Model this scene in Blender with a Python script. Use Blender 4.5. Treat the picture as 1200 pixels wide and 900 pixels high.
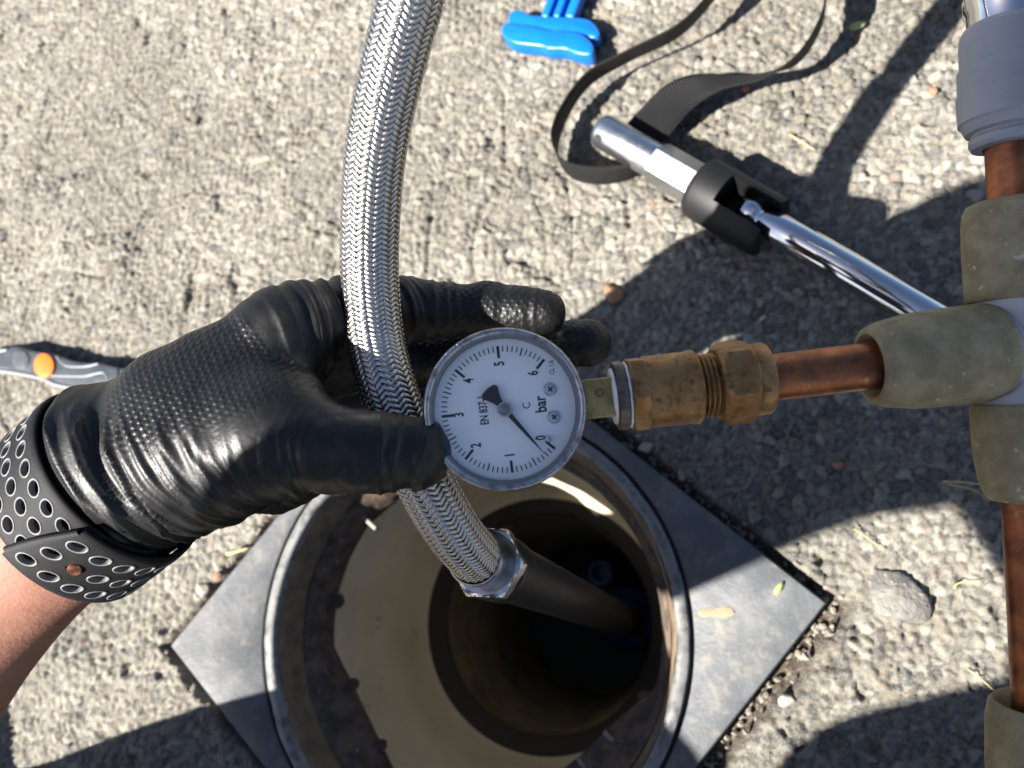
import bpy, bmesh, math, random
import numpy as np
from mathutils import Matrix, Vector

# ------------------------------------------------------------------ scene, camera, light
for o in list(bpy.data.objects):
    bpy.data.objects.remove(o)
scene = bpy.context.scene
COL = scene.collection
random.seed(4)
RNG = np.random.RandomState(11)

CAM_H = 0.45                      # metres above the tarmac
FPX = 900.0                       # focal length in pixels of the 1200 px wide photograph
TX, TY = 0.2848, 0.2851           # the phone looks down, tipped away from straight down
ROT = np.array(Matrix.Rotation(TY, 3, 'Y') @ Matrix.Rotation(TX, 3, 'X'))
ORG = np.array([0.0, 0.0, CAM_H])

def P(u, v, d):
    """point seen at pixel (u, v) at distance d along the optical axis"""
    return ORG + ROT @ np.array([(u - 600) / FPX * d, -(v - 450) / FPX * d, -d])

def G(u, v, z=0.0):
    """point seen at pixel (u, v) at height z"""
    r = ROT @ np.array([(u - 600) / FPX, -(v - 450) / FPX, -1.0])
    return ORG + r * (z - CAM_H) / r[2]

cam_data = bpy.data.cameras.new('camera')
cam = bpy.data.objects.new('camera', cam_data)
COL.objects.link(cam)
cam.matrix_world = Matrix.Translation(ORG) @ Matrix(ROT.tolist()).to_4x4()
cam_data.sensor_fit = 'HORIZONTAL'
cam_data.sensor_width = 36.0
cam_data.lens = 36.0 * FPX / 1200.0
cam_data.clip_start = 0.01
cam_data.clip_end = 500.0
cam_data.dof.use_dof = True
cam_data.dof.focus_distance = 0.272
cam_data.dof.aperture_fstop = 11.0
scene.camera = cam

SUN_AZ, SUN_EL = 37.0, 44.2       # azimuth the shadows point to (from +X), elevation
world = bpy.data.worlds.new('World')
scene.world = world
world.use_nodes = True
wn = world.node_tree.nodes
wn.clear()
sky = wn.new('ShaderNodeTexSky')
sky.sky_type = 'NISHITA'
sky.sun_disc = False
sky.sun_elevation = math.radians(SUN_EL)
sky.sun_rotation = math.radians(90 - (SUN_AZ + 180))
sky.air_density = 0.65
sky.dust_density = 1.0
sky.ozone_density = 0.6
bg = wn.new('ShaderNodeBackground')
bg.inputs['Strength'].default_value = 0.05
wo = wn.new('ShaderNodeOutputWorld')
world.node_tree.links.new(sky.outputs[0], bg.inputs['Color'])
world.node_tree.links.new(bg.outputs[0], wo.inputs['Surface'])

sd = bpy.data.lights.new('sun', 'SUN')
sd.energy = 5.0
sd.angle = math.radians(0.53)
sd.color = (1.0, 0.955, 0.885)
sun = bpy.data.objects.new('sun', sd)
COL.objects.link(sun)
az, el = math.radians(SUN_AZ), math.radians(SUN_EL)
SUN_DIR = Vector((math.cos(az) * math.cos(el), math.sin(az) * math.cos(el), -math.sin(el)))
sun.rotation_euler = SUN_DIR.to_track_quat('-Z', 'Y').to_euler()
sun.location = -3 * SUN_DIR

vs = scene.view_settings
scene.display_settings.display_device = 'sRGB'
vs.view_transform = 'Standard'
vs.look = 'None'
vs.exposure = 2.0
vs.gamma = 1.0
vs.use_curve_mapping = False

# ------------------------------------------------------------------ helpers
def new_obj(name, me, parent=None):
    o = bpy.data.objects.new(name, me)
    COL.objects.link(o)
    if parent is not None:
        o.parent = parent
    return o

def tag(o, label=None, cat=None, group=None, kind=None):
    if label: o['label'] = label
    if cat: o['category'] = cat
    if group: o['group'] = group
    if kind: o['kind'] = kind
    return o

def thing(name, label, cat, M=None, group=None):
    o = bpy.data.objects.new(name, None)
    o.empty_display_size = 0.02
    COL.objects.link(o)
    if M is not None:
        o.matrix_world = M
    return tag(o, label, cat, group)

def mesh(name, V, F, mat, parent=None, smooth=True, off=None):
    me = bpy.data.meshes.new(name)
    V = np.asarray(V, float)
    if off is not None:
        V = V - np.asarray(off)
    me.from_pydata([tuple(v) for v in V], [], [tuple(f) for f in F])
    me.update()
    if smooth:
        me.polygons.foreach_set('use_smooth', [True] * len(me.polygons))
    if mat: me.materials.append(mat)
    return new_obj(name, me, parent)

def fast_mesh(name, V, Q, mat, parent=None, smooth=True):
    """quads from numpy arrays"""
    me = bpy.data.meshes.new(name)
    V = np.ascontiguousarray(V, np.float32); Q = np.ascontiguousarray(Q, np.int32)
    me.vertices.add(len(V)); me.vertices.foreach_set('co', V.ravel())
    n = Q.shape[1]
    me.loops.add(Q.size); me.loops.foreach_set('vertex_index', Q.ravel())
    me.polygons.add(len(Q))
    me.polygons.foreach_set('loop_start', np.arange(0, Q.size, n, dtype=np.int32))
    me.polygons.foreach_set('loop_total', np.full(len(Q), n, np.int32))
    if smooth:
        me.polygons.foreach_set('use_smooth', np.ones(len(Q), bool))
    me.update(calc_edges=True)
    if mat: me.materials.append(mat)
    return new_obj(name, me, parent)

def sharp(o, deg=35):
    """keep edges steeper than deg crisp under smooth shading"""
    bm = bmesh.new(); bm.from_mesh(o.data)
    for e in bm.edges:
        if len(e.link_faces) == 2 and e.calc_face_angle(0) > math.radians(deg):
            e.smooth = False
    bm.to_mesh(o.data); bm.free()
    return o

def axis_matrix(a, b, up=(0, 0, 1)):
    """frame at a with Z towards b"""
    z = (Vector(b) - Vector(a)).normalized()
    x = Vector(up).cross(z)
    if x.length < 1e-4: x = Vector((1, 0, 0)).cross(z)
    x.normalize(); y = z.cross(x)
    M = Matrix((x, y, z)).transposed().to_4x4()
    M.translation = Vector(a)
    return M

def lathe_geo(profile, n=48, shape=None):
    """rings round Z; profile of (z, r); shape(theta) scales the radius"""
    V, F = [], []
    for z, r in profile:
        for i in range(n):
            t = 2 * math.pi * i / n
            k = shape(t) if shape else 1.0
            V.append((r * k * math.cos(t), r * k * math.sin(t), z))
    m = len(profile)
    for j in range(m - 1):
        for i in range(n):
            a, b = j * n + i, j * n + (i + 1) % n
            F.append((a, b, b + n, a + n))
    return V, F

def lathe(name, profile, mat, parent, n=48, shape=None, cap0=False, cap1=False, M=None, crisp=35):
    V, F = lathe_geo(profile, n, shape)
    if cap0: F.append(tuple(range(n))[::-1])
    if cap1: F.append(tuple(range((len(profile) - 1) * n, len(profile) * n)))
    if M is not None: V = [M @ Vector(v) for v in V]
    o = mesh(name, [tuple(v) for v in V], F, mat, parent)
    return sharp(o, crisp) if crisp else o

def hexa(nsides=6, k=1.0, rot=0.0):
    a = math.pi / nsides
    def f(t):
        u = (t + rot) % (2 * a)
        return k * math.cos(a) / math.cos(u - a)
    return f

def catmull(pts, n):
    p = np.asarray(pts, float)
    p = np.vstack([2 * p[0] - p[1], p, 2 * p[-1] - p[-2]])
    out = []
    for i in range(1, len(p) - 2):
        for t in np.linspace(0, 1, n, endpoint=False):
            a, b, c, d = p[i - 1], p[i], p[i + 1], p[i + 2]
            out.append(0.5 * ((2 * b) + (-a + c) * t + (2 * a - 5 * b + 4 * c - d) * t * t + (-a + 3 * b - 3 * c + d) * t ** 3))
    out.append(p[-2])
    return np.array(out)

def resample(p, step):
    s = np.r_[0, np.cumsum(np.linalg.norm(np.diff(p[:, :3], axis=0), axis=1))]
    n = max(2, int(round(s[-1] / step)) + 1)
    q = np.linspace(0, s[-1], n)
    return np.stack([np.interp(q, s, p[:, k]) for k in range(p.shape[1])], 1), q

def frames(p):
    """parallel transported frames along a polyline"""
    t = np.gradient(p, axis=0); t /= np.linalg.norm(t, axis=1)[:, None]
    u = np.cross(t[0], [0, 0, 1.0])
    if np.linalg.norm(u) < 1e-3: u = np.cross(t[0], [0, 1.0, 0])
    u /= np.linalg.norm(u)
    N, B = [], []
    for i in range(len(p)):
        u = u - t[i] * (u @ t[i]); u /= np.linalg.norm(u)
        N.append(u); B.append(np.cross(t[i], u))
    return t, np.array(N), np.array(B)

def tube(name, path, rad, mat, parent=None, n=20, off=None, caps=True, crisp=None):
    path = np.asarray(path, float)
    t, N, B = frames(path)
    r = np.broadcast_to(np.asarray(rad, float), (len(path),))
    th = np.linspace(0, 2 * np.pi, n, endpoint=False)
    V = (path[:, None] + r[:, None, None] * (np.cos(th)[None, :, None] * N[:, None] + np.sin(th)[None, :, None] * B[:, None])).reshape(-1, 3)
    F = [(j * n + i, j * n + (i + 1) % n, (j + 1) * n + (i + 1) % n, (j + 1) * n + i) for j in range(len(path) - 1) for i in range(n)]
    if caps:
        F.append(tuple(range(n))[::-1]); F.append(tuple(range((len(path) - 1) * n, len(path) * n)))
    o = mesh(name, V, F, mat, parent, off=off)
    return sharp(o, crisp) if crisp else o

def box_geo(c, s):
    x, y, z = c; a, b, d = s[0] / 2, s[1] / 2, s[2] / 2
    V = [(x + i * a, y + j * b, z + k * d) for k in (-1, 1) for j in (-1, 1) for i in (-1, 1)]
    return V, [(0, 2, 3, 1), (4, 5, 7, 6), (0, 1, 5, 4), (2, 6, 7, 3), (0, 4, 6, 2), (1, 3, 7, 5)]

def prism(name, outline, z0, z1, mat, parent, bevel=0.0, seg=2):
    """outline in local xy, raised from z0 to z1, edges rounded"""
    bm = bmesh.new()
    lo = [bm.verts.new((x, y, z0)) for x, y in outline]
    hi = [bm.verts.new((x, y, z1)) for x, y in outline]
    n = len(outline)
    bm.faces.new(lo[::-1]); bm.faces.new(hi)
    for i in range(n):
        bm.faces.new((lo[i], lo[(i + 1) % n], hi[(i + 1) % n], hi[i]))
    bm.normal_update()
    if bevel:
        es = [e for e in bm.edges if e.calc_face_angle(0) > math.radians(50)]
        bmesh.ops.bevel(bm, geom=es, offset=bevel, segments=seg, affect='EDGES', profile=0.5)
    bmesh.ops.recalc_face_normals(bm, faces=bm.faces)
    me = bpy.data.meshes.new(name); bm.to_mesh(me); bm.free()
    me.polygons.foreach_set('use_smooth', [True] * len(me.polygons))
    me.materials.append(mat)
    o = new_obj(name, me, parent)
    return sharp(o, 50)

def text_mesh(name, s, size, mat, parent, M, sx=0.72, extrude=0.00004, weight=0.0):
    cu = bpy.data.curves.new(name, 'FONT')
    cu.body = s; cu.size = size; cu.extrude = extrude; cu.offset = weight
    cu.align_x = 'CENTER'; cu.align_y = 'CENTER'; cu.resolution_u = 4
    tmp = bpy.data.objects.new('tmp', cu); COL.objects.link(tmp)
    dg = bpy.context.evaluated_depsgraph_get()
    me = bpy.data.meshes.new_from_object(tmp.evaluated_get(dg))
    bpy.data.objects.remove(tmp); bpy.data.curves.remove(cu)
    me.name = name
    me.transform(M @ Matrix.Diagonal((sx, 1, 1, 1)))
    me.materials.clear(); me.materials.append(mat)
    return new_obj(name, me, parent)

# value noise in numpy -------------------------------------------------------
_PERM = np.random.RandomState(3).rand(64, 64, 64).astype(np.float32)
def noise3(p):
    p = np.asarray(p); i = np.floor(p).astype(int); f = p - i
    f = f * f * (3 - 2 * f)
    i &= 63; j = (i + 1) & 63
    x0, y0, z0 = i[..., 0], i[..., 1], i[..., 2]; x1, y1, z1 = j[..., 0], j[..., 1], j[..., 2]
    fx, fy, fz = f[..., 0], f[..., 1], f[..., 2]
    L = lambda a, b, t: a + (b - a) * t
    c00 = L(_PERM[x0, y0, z0], _PERM[x1, y0, z0], fx); c10 = L(_PERM[x0, y1, z0], _PERM[x1, y1, z0], fx)
    c01 = L(_PERM[x0, y0, z1], _PERM[x1, y0, z1], fx); c11 = L(_PERM[x0, y1, z1], _PERM[x1, y1, z1], fx)
    return L(L(c00, c10, fy), L(c01, c11, fy), fz)

def noise2(x, y, seed=0.0):
    return noise3(np.stack([x, y, np.full_like(x, seed + 0.37)], -1))

def sstep(a, b, x):
    t = np.clip((x - a) / (b - a), 0, 1); return t * t * (3 - 2 * t)

# ------------------------------------------------------------------ materials
def material(name, base, rough=0.5, metal=0.0, var=None, var_scale=60.0, var_range=(0.4, 0.62), rough_var=0.0,
             bump=0.0, bump_scale=400.0, bump2=0.0, bump2_scale=60.0, spec=0.5, coat=0.0, attr=None, sss=0.0, stretch=None, var2=None, var2_scale=20.0, var2_range=(0.5, 0.6)):
    m = bpy.data.materials.new(name); m.use_nodes = True
    nt = m.node_tree; N, L = nt.nodes, nt.links
    b = N['Principled BSDF']
    b.inputs['Base Color'].default_value = (*base, 1)
    b.inputs['Roughness'].default_value = rough
    b.inputs['Metallic'].default_value = metal
    b.inputs['Specular IOR Level'].default_value = spec
    if coat: b.inputs['Coat Weight'].default_value = coat
    if sss:
        b.inputs['Subsurface Weight'].default_value = sss
        b.inputs['Subsurface Radius'].default_value = (0.006, 0.0025, 0.0015)
        b.inputs['Subsurface Scale'].default_value = 1.0
    tc = N.new('ShaderNodeTexCoord')
    src = tc.outputs['Object']
    if stretch:
        mp = N.new('ShaderNodeMapping'); mp.inputs['Scale'].default_value = stretch
        L.new(src, mp.inputs['Vector']); src = mp.outputs[0]
    col = None
    def noise(scale, detail=6):
        n = N.new('ShaderNodeTexNoise'); n.inputs['Scale'].default_value = scale; n.inputs['Detail'].default_value = detail
        n.inputs['Roughness'].default_value = 0.62
        L.new(src, n.inputs['Vector']); return n.outputs['Fac']
    def ramp(fac, lo, hi):
        r = N.new('ShaderNodeMapRange'); r.inputs['From Min'].default_value = lo; r.inputs['From Max'].default_value = hi
        L.new(fac, r.inputs['Value']); return r.outputs[0]
    def mix(fac, a, c):
        x = N.new('ShaderNodeMix'); x.data_type = 'RGBA'
        L.new(fac, x.inputs['Factor'])
        if isinstance(a, tuple): x.inputs['A'].default_value = (*a, 1)
        else: L.new(a, x.inputs['A'])
        x.inputs['B'].default_value = (*c, 1)
        return x.outputs['Result']
    if attr:
        at = N.new('ShaderNodeAttribute'); at.attribute_name = attr; col = at.outputs['Color']
    if var:
        col = mix(ramp(noise(var_scale), *var_range), col if col is not None else base, var)
    if var2:
        col = mix(ramp(noise(var2_scale, 8), *var2_range), col if col is not None else base, var2)
    if col is not None: L.new(col, b.inputs['Base Color'])
    if rough_var:
        r = N.new('ShaderNodeMapRange'); r.inputs['To Min'].default_value = max(0.02, rough - rough_var); r.inputs['To Max'].default_value = rough + rough_var
        r.inputs['From Min'].default_value = 0.3; r.inputs['From Max'].default_value = 0.7
        L.new(noise(var_scale * 1.7, 8), r.inputs['Value']); L.new(r.outputs[0], b.inputs['Roughness'])
    prev = None
    for st, sc in ((bump2, bump2_scale), (bump, bump_scale)):
        if st:
            bp = N.new('ShaderNodeBump'); bp.inputs['Strength'].default_value = 1.0; bp.inputs['Distance'].default_value = st
            L.new(noise(sc, 5), bp.inputs['Height'])
            if prev: L.new(prev, bp.inputs['Normal'])
            prev = bp.outputs[0]
    if prev: L.new(prev, b.inputs['Normal'])
    return m

M_black = material('black plastic', (0.008, 0.008, 0.0085), 0.45, bump=0.0001, bump_scale=900)

# ------------------------------------------------------------------ tarmac
BC = np.array([-0.162, -0.0102]); BH = 0.1435; BA = 0.8499     # meter box frame: centre, half side, turn
BU = np.array([math.cos(BA), math.sin(BA)]); BV = np.array([-math.sin(BA), math.cos(BA)])

def cells(x, y, c, seed, jit=0.9):
    """nearest and second nearest jittered cell points: F1, F2, random id"""
    rs = np.random.RandomState(seed); T = 512
    jx = rs.rand(T, T); jy = rs.rand(T, T); rid = rs.rand(T, T)
    gx, gy = np.floor(x / c).astype(int), np.floor(y / c).astype(int)
    f1 = np.full(x.shape, 9.0); f2 = np.full(x.shape, 9.0); ident = np.zeros(x.shape)
    for dx in (-1, 0, 1):
        for dy in (-1, 0, 1):
            a, b = gx + dx, gy + dy
            px = (a + 0.5 + jit * (jx[a % T, b % T] - 0.5)) * c; py = (b + 0.5 + jit * (jy[a % T, b % T] - 0.5)) * c
            d = np.hypot(x - px, y - py) / c
            near = d < f1
            f2 = np.where(near, f1, np.minimum(f2, d)); ident = np.where(near, rid[a % T, b % T], ident); f1 = np.where(near, d, f1)
    return f1, f2, ident

def tarmac_height(x, y, detail=True):
    wx = x + 0.0035 * (noise2(x * 160, y * 160, 1) - 0.5); wy = y + 0.0035 * (noise2(x * 160, y * 160, 2) - 0.5)
    f1, f2, i1 = cells(wx, wy, 0.0060, 5)
    g1, g2, i2 = cells(wx, wy, 0.0030, 9)
    wear = noise2(x * 14, y * 14, 6)
    big = 0.0024 * np.clip((f2 - f1) * 1.7, 0, 0.85) + 0.0022 * (i1 - 0.5)
    small = 0.0013 * np.clip((g2 - g1) * 1.8, 0, 0.9) + 0.0012 * (i2 - 0.5)
    k = sstep(0.3, 0.75, noise2(x * 45, y * 45, 8))
    h = 0.95 * big * (0.45 + 0.65 * k) + 1.0 * small * (0.95 - 0.3 * k)
    h += 0.0012 * (noise2(x * 420, y * 420, 3) - 0.5) + 0.0007 * (noise2(x * 900, y * 900, 4) - 0.5)
    h += 0.005 * (noise2(x * 9, y * 9, 5) - 0.5) + 0.0042 * (noise2(x * 30, y * 30, 7) - 0.5)
    pits = sstep(0.70, 0.86, noise2(x * 75, y * 75, 12))
    h -= 0.0030 * pits
    crack = np.abs(noise2(x * 17 + 3, y * 17, 14) - 0.5)
    h -= 0.0022 * sstep(0.014, 0.0, crack) * sstep(0.45, 0.6, noise2(x * 7, y * 7, 15))
    return h - 0.0022, i1, i2, k

def axis_coords(lo, hi, step, far):
    mid = np.arange(lo, hi, step); out = []; s = step; v = 0.0
    while v < far:
        s *= 1.02 if s < 0.0042 else (1.04 if v < 0.9 else 1.3); v += s; out.append(v)
    out = np.array(out)
    return np.r_[(lo - out)[::-1], mid, mid[-1] + out]

gx = axis_coords(-0.70, 0.24, 0.00118, 60.0); gy = axis_coords(-0.15, 0.62, 0.00118, 60.0)
X, Y = np.meshgrid(gx, gy)
inside = (X > -1.7) & (X < 1.2) & (Y > -1.2) & (Y < 1.6)
Z = np.zeros_like(X); I1 = np.full_like(X, 0.5); I2 = I1.copy(); KK = I1.copy()
h, a, b, k = tarmac_height(X[inside], Y[inside])
Z[inside] = h; I1[inside] = a; I2[inside] = b; KK[inside] = k
# the trench round the frame
du = (X - BC[0]) * BU[0] + (Y - BC[1]) * BU[1]; dv = (X - BC[0]) * BV[0] + (Y - BC[1]) * BV[1]
m = np.maximum(np.abs(du), np.abs(dv)) - BH
edge = 0.0045 + 0.0075 * (noise2(X * 60, Y * 60, 20) - 0.35) + 0.006 * np.clip(-dv / BH, 0, 1) * (np.abs(dv) > np.abs(du))
trench = 1 - sstep(edge * 0.55, edge + 0.0035, m)
Z = Z - trench * (0.011 + Z) + trench * 0.004 * (noise2(X * 300, Y * 300, 22) - 0.5)
ny, nx = X.shape
V = np.stack([X, Y, Z], -1).reshape(-1, 3)
ii = np.arange(ny * nx).reshape(ny, nx)
keep = (m < -0.012)
cell_out = keep[:-1, :-1] & keep[1:, :-1] & keep[:-1, 1:] & keep[1:, 1:]
Q = np.stack([ii[:-1, :-1], ii[:-1, 1:], ii[1:, 1:], ii[1:, :-1]], -1)[~cell_out]
used = np.zeros(len(V), bool); used[Q.ravel()] = True
remap = np.cumsum(used) - 1
# stone colours travel with the stones
pal = np.array([(0.150, 0.144, 0.128), (0.205, 0.190, 0.156), (0.255, 0.238, 0.200), (0.112, 0.108, 0.100), (0.190, 0.168, 0.134), (0.300, 0.282, 0.240)])
c1 = pal[(I1 * 5.999).astype(int)]; c2 = pal[((I2 * 17.3) % 1 * 5.999).astype(int)]
Cc = c1 * KK[..., None] + c2 * (1 - KK[..., None])
odd = (I2 > 0.985) & inside
Cc[odd] = Cc[odd] * 0.65 + np.array([0.28, 0.16, 0.10]) * 0.35
odd = (I1 > 0.975) & inside
Cc[odd] = Cc[odd] * 0.4 + np.array([0.105, 0.108, 0.115]) * 0.6
odd = (I2 < 0.03) & inside
Cc[odd] = Cc[odd] * 0.3 + np.array([0.36, 0.34, 0.30]) * 0.7
Cc[~inside] = pal.mean(0)
stain = sstep(0.42, 0.70, noise2(X * 11, Y * 11, 30))[..., None]
Cc = 0.86 * Cc * (1 - 0.22 * stain) * (0.90 + 0.2 * noise2(X * 40, Y * 40, 31)[..., None])
soil = trench[..., None]
Cc = Cc * (1 - soil) + soil * np.array([0.055, 0.042, 0.030])
M_tar = material('tarmac', (0.2, 0.19, 0.165), 0.88, attr='tint', bump=0.0005, bump_scale=1500, bump2=0.0006, bump2_scale=520,
                 var=(0.225, 0.205, 0.17), var_scale=700, var_range=(0.5, 0.72), spec=0.25)
_nt = M_tar.node_tree; _b = _nt.nodes['Principled BSDF']
_tc = _nt.nodes.new('ShaderNodeTexCoord'); _v = _nt.nodes.new('ShaderNodeTexVoronoi'); _v.inputs['Scale'].default_value = 190
_nt.links.new(_tc.outputs['Object'], _v.inputs['Vector'])
_bp = _nt.nodes.new('ShaderNodeBump'); _bp.invert = True; _bp.inputs['Distance'].default_value = 0.0007
_nt.links.new(_v.outputs['Distance'], _bp.inputs['Height'])
_old = _b.inputs['Normal'].links[0].from_socket
_nt.links.new(_old, _bp.inputs['Normal']); _nt.links.new(_bp.outputs[0], _b.inputs['Normal'])
ground = fast_mesh('ground', V[used], remap[Q], M_tar)
ca = ground.data.color_attributes.new('tint', 'FLOAT_COLOR', 'POINT')
ca.data.foreach_set('color', np.c_[Cc.reshape(-1, 3)[used], np.ones(used.sum())].astype(np.float32).ravel())
tag(ground, kind='structure', label='rough grey tarmac around the meter box')

def ground_z(x, y):
    return float(tarmac_height(np.array([x]), np.array([y]))[0][0])

# ------------------------------------------------------------------ water meter box set in the tarmac
M_plate = material('box plastic', (0.060, 0.064, 0.070), 0.5, var=(0.105, 0.108, 0.110), var_scale=55, var_range=(0.45, 0.68), rough_var=0.12,
                   bump=0.00016, bump_scale=700, bump2=0.0003, bump2_scale=120, var2=(0.20, 0.175, 0.13), var2_scale=95, var2_range=(0.54, 0.86))
M_rim = material('worn rim', (0.15, 0.15, 0.145), 0.42, var=(0.06, 0.058, 0.055), var_scale=150, var_range=(0.48, 0.66), bump=0.0002, bump_scale=500)
M_throat = material('muddy plastic', (0.19, 0.125, 0.072), 0.85, var=(0.10, 0.07, 0.045), var_scale=60, bump=0.0006, bump_scale=300, var2=(0.15, 0.12, 0.085), var2_scale=90, var2_range=(0.56, 0.68))
M_flange = material('dirty flange', (0.045, 0.033, 0.025), 0.8, var=(0.115, 0.08, 0.055), var_scale=90, bump=0.0008, bump_scale=260, var2=(0.22, 0.165, 0.115), var2_scale=130, var2_range=(0.60, 0.70))
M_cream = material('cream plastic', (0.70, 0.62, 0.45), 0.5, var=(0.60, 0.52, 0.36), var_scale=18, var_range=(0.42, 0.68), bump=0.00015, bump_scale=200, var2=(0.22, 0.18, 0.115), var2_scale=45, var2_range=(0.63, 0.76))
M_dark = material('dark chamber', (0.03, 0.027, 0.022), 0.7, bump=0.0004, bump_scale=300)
M_blue_d = material('blue valve plastic', (0.006, 0.03, 0.12), 0.35)

box = thing('meter_box', 'square dark plastic water meter box set in tarmac with open round shaft', 'meter box', Matrix.Translation((BC[0], BC[1], 0)) @ Matrix.Rotation(BA, 4, 'Z'))
def square(t):
    c, s = abs(math.cos(t)), abs(math.sin(t)); return 1.0 / max(c, s)
n = 160
def mixed_rings(rings):
    V, F = [], []
    for kind, r, z in rings:
        for i in range(n):
            t = 2 * math.pi * i / n + math.pi / 4
            if kind == 's':
                q = r * square(t); x, y = q * math.cos(t), q * math.sin(t)
            else:
                x, y = r * math.cos(t), r * math.sin(t)
            V.append((x, y, z))
    for j in range(len(rings) - 1):
        for i in range(n):
            a, b = j * n + i, j * n + (i + 1) % n
            F.append((a, a + n, b + n, b))
    return V, F
V_, F_ = mixed_rings([('s', BH - 0.0004, -0.03), ('s', BH, 0.0022), ('s', BH - 0.0009, 0.0034), ('c', 0.1346, 0.0038), ('c', 0.1338, 0.0032), ('c', 0.1336, -0.006), ('c', 0.1316, -0.006)])
plate = sharp(mesh('frame_plate', V_, F_, M_plate, box), 40)
V_, F_ = lathe_geo([(-0.006, 0.1318), (0.0040, 0.1314), (0.0048, 0.1306), (0.0050, 0.1262), (0.0042, 0.1246), (-0.001, 0.1238)], n)
Vn = np.array(V_); ang = np.arctan2(Vn[:, 1], Vn[:, 0])
Vn[:, 2] += 0.0012 * (noise2(ang * 14, np.full_like(ang, 2.0), 40) - 0.5)
rr = 1 + 0.006 * (noise2(ang * 22, Vn[:, 2] * 50, 41) - 0.5); Vn[:, 0] *= rr; Vn[:, 1] *= rr
rim = mesh('rim', Vn, [f[::-1] for f in F_], M_rim, box)
V_, F_ = lathe_geo([(0.001, 0.1240), (-0.004, 0.1228), (-0.012, 0.1212), (-0.02, 0.1200), (-0.022, 0.1196)], n)
Vn = np.array(V_); ang = np.arctan2(Vn[:, 1], Vn[:, 0])
rr = 1 + 0.010 * (noise2(ang * 9, Vn[:, 2] * 90, 42) - 0.5); Vn[:, 0] *= rr; Vn[:, 1] *= rr
throat = mesh('throat', Vn, [f[::-1] for f in F_], M_throat, box)
# clip flange: inner edge is a circle cut by two chords, with small lugs
def chord(t, dirs, r0):
    r = r0
    for td, d in dirs:
        c = math.cos(t - td)
        if c > 0.05: r = min(r, d / c)
    return r
to_local = lambda deg: math.radians(deg) - BA
chords = [(to_local(-50), 0.0945), (to_local(-147), 0.1015), (to_local(128), 0.1085)]
V_, F_ = [], []
nf = 220
for kk, (z, ro) in enumerate([(-0.0215, 'o'), (-0.024, 'm'), (-0.040, 'i'), (-0.050, 'i'), (-0.050, 'b')]):
    for i in range(nf):
        t = 2 * math.pi * i / nf
        ri = chord(t, chords, 0.1125)
        r = {'o': 0.1192, 'm': max(ri + 0.004, 0.1165), 'i': ri, 'b': 0.124}[ro]
        if ro in 'mi': r += 0.0012 * (noise2(np.array([t * 16]), np.array([z * 90]), 44)[0] - 0.5)
        V_.append((r * math.cos(t), r * math.sin(t), z))
for j in range(4):
    for i in range(nf):
        a, b = j * nf + i, j * nf + (i + 1) % nf
        F_.append((a, a + nf, b + nf, b))
flange = sharp(mesh('clip_flange', V_, F_, M_flange, box), 50)
for deg, r, w in ((-164, 0.1115, 0.006), (-158, 0.1035, 0.009), (-134, 0.1055, 0.009), (-78, 0.1095, 0.008), (-22, 0.1095, 0.008), (120, 0.111, 0.012), (172, 0.112, 0.012)):
    t = to_local(deg)
    lug = prism('lug', [(-0.007, -w / 2), (0.004, -w / 2 * 0.8), (0.0065, 0), (0.004, w / 2 * 0.8), (-0.007, w / 2)], -0.004, 0.004, M_flange, flange, 0.001)
    lug.matrix_local = Matrix.Translation((r * math.cos(t), r * math.sin(t), -0.045)) @ Matrix.Rotation(t + math.pi, 4, 'Z')
for deg, r in ((-62, 0.1035), (-51, 0.1025), (-38, 0.1035), (141, 0.1075)):      # pale moulded ribs on the flange
    t = to_local(deg)
    rib = prism('rib', [(-0.0075, -0.0013), (0.0075, -0.0013), (0.0075, 0.0013), (-0.0075, 0.0013)], 0, 0.006, material('rib plastic', (0.24, 0.21, 0.17), 0.6), flange, 0.0004)
    rib.matrix_local = Matrix.Translation((r * math.cos(t), r * math.sin(t), -0.041)) @ Matrix.Rotation(t, 4, 'Z')
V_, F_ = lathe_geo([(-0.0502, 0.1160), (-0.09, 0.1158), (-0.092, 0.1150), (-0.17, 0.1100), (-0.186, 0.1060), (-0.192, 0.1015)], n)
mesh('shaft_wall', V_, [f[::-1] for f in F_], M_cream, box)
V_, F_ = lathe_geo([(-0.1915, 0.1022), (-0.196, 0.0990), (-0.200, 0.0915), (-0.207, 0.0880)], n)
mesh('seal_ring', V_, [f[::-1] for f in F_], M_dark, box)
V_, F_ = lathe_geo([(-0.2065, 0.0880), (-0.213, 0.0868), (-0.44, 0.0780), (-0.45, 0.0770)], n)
mesh('lower_shaft_wall', V_, [f[::-1] for f in F_], material('shaded shaft plastic', (0.20, 0.165, 0.105), 0.6, var=(0.10, 0.08, 0.05), var_scale=25, bump=0.0002, bump_scale=200), box)  # shade of the deep shaft put into the wall colour, darker than the cream above
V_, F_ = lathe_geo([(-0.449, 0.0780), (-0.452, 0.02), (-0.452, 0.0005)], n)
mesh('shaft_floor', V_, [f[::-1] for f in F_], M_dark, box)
valve = lathe('valve_cap', [(-0.371, 0.034), (-0.33, 0.034), (-0.327, 0.031), (-0.322, 0.031), (-0.318, 0.018), (-0.30, 0.017), (-0.298, 0.013), (-0.298, 0.0005)], M_blue_d, box, 40)
valve.location = (0.028, -0.028, -0.08)
valve2 = lathe('valve_port', [(-0.371, 0.016), (-0.31, 0.016), (-0.306, 0.013), (-0.306, 0.009), (-0.33, 0.008), (-0.33, 0.0005)], M_blue_d, box, 32)
valve2.location = (0.045, 0.02, -0.08)

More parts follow.
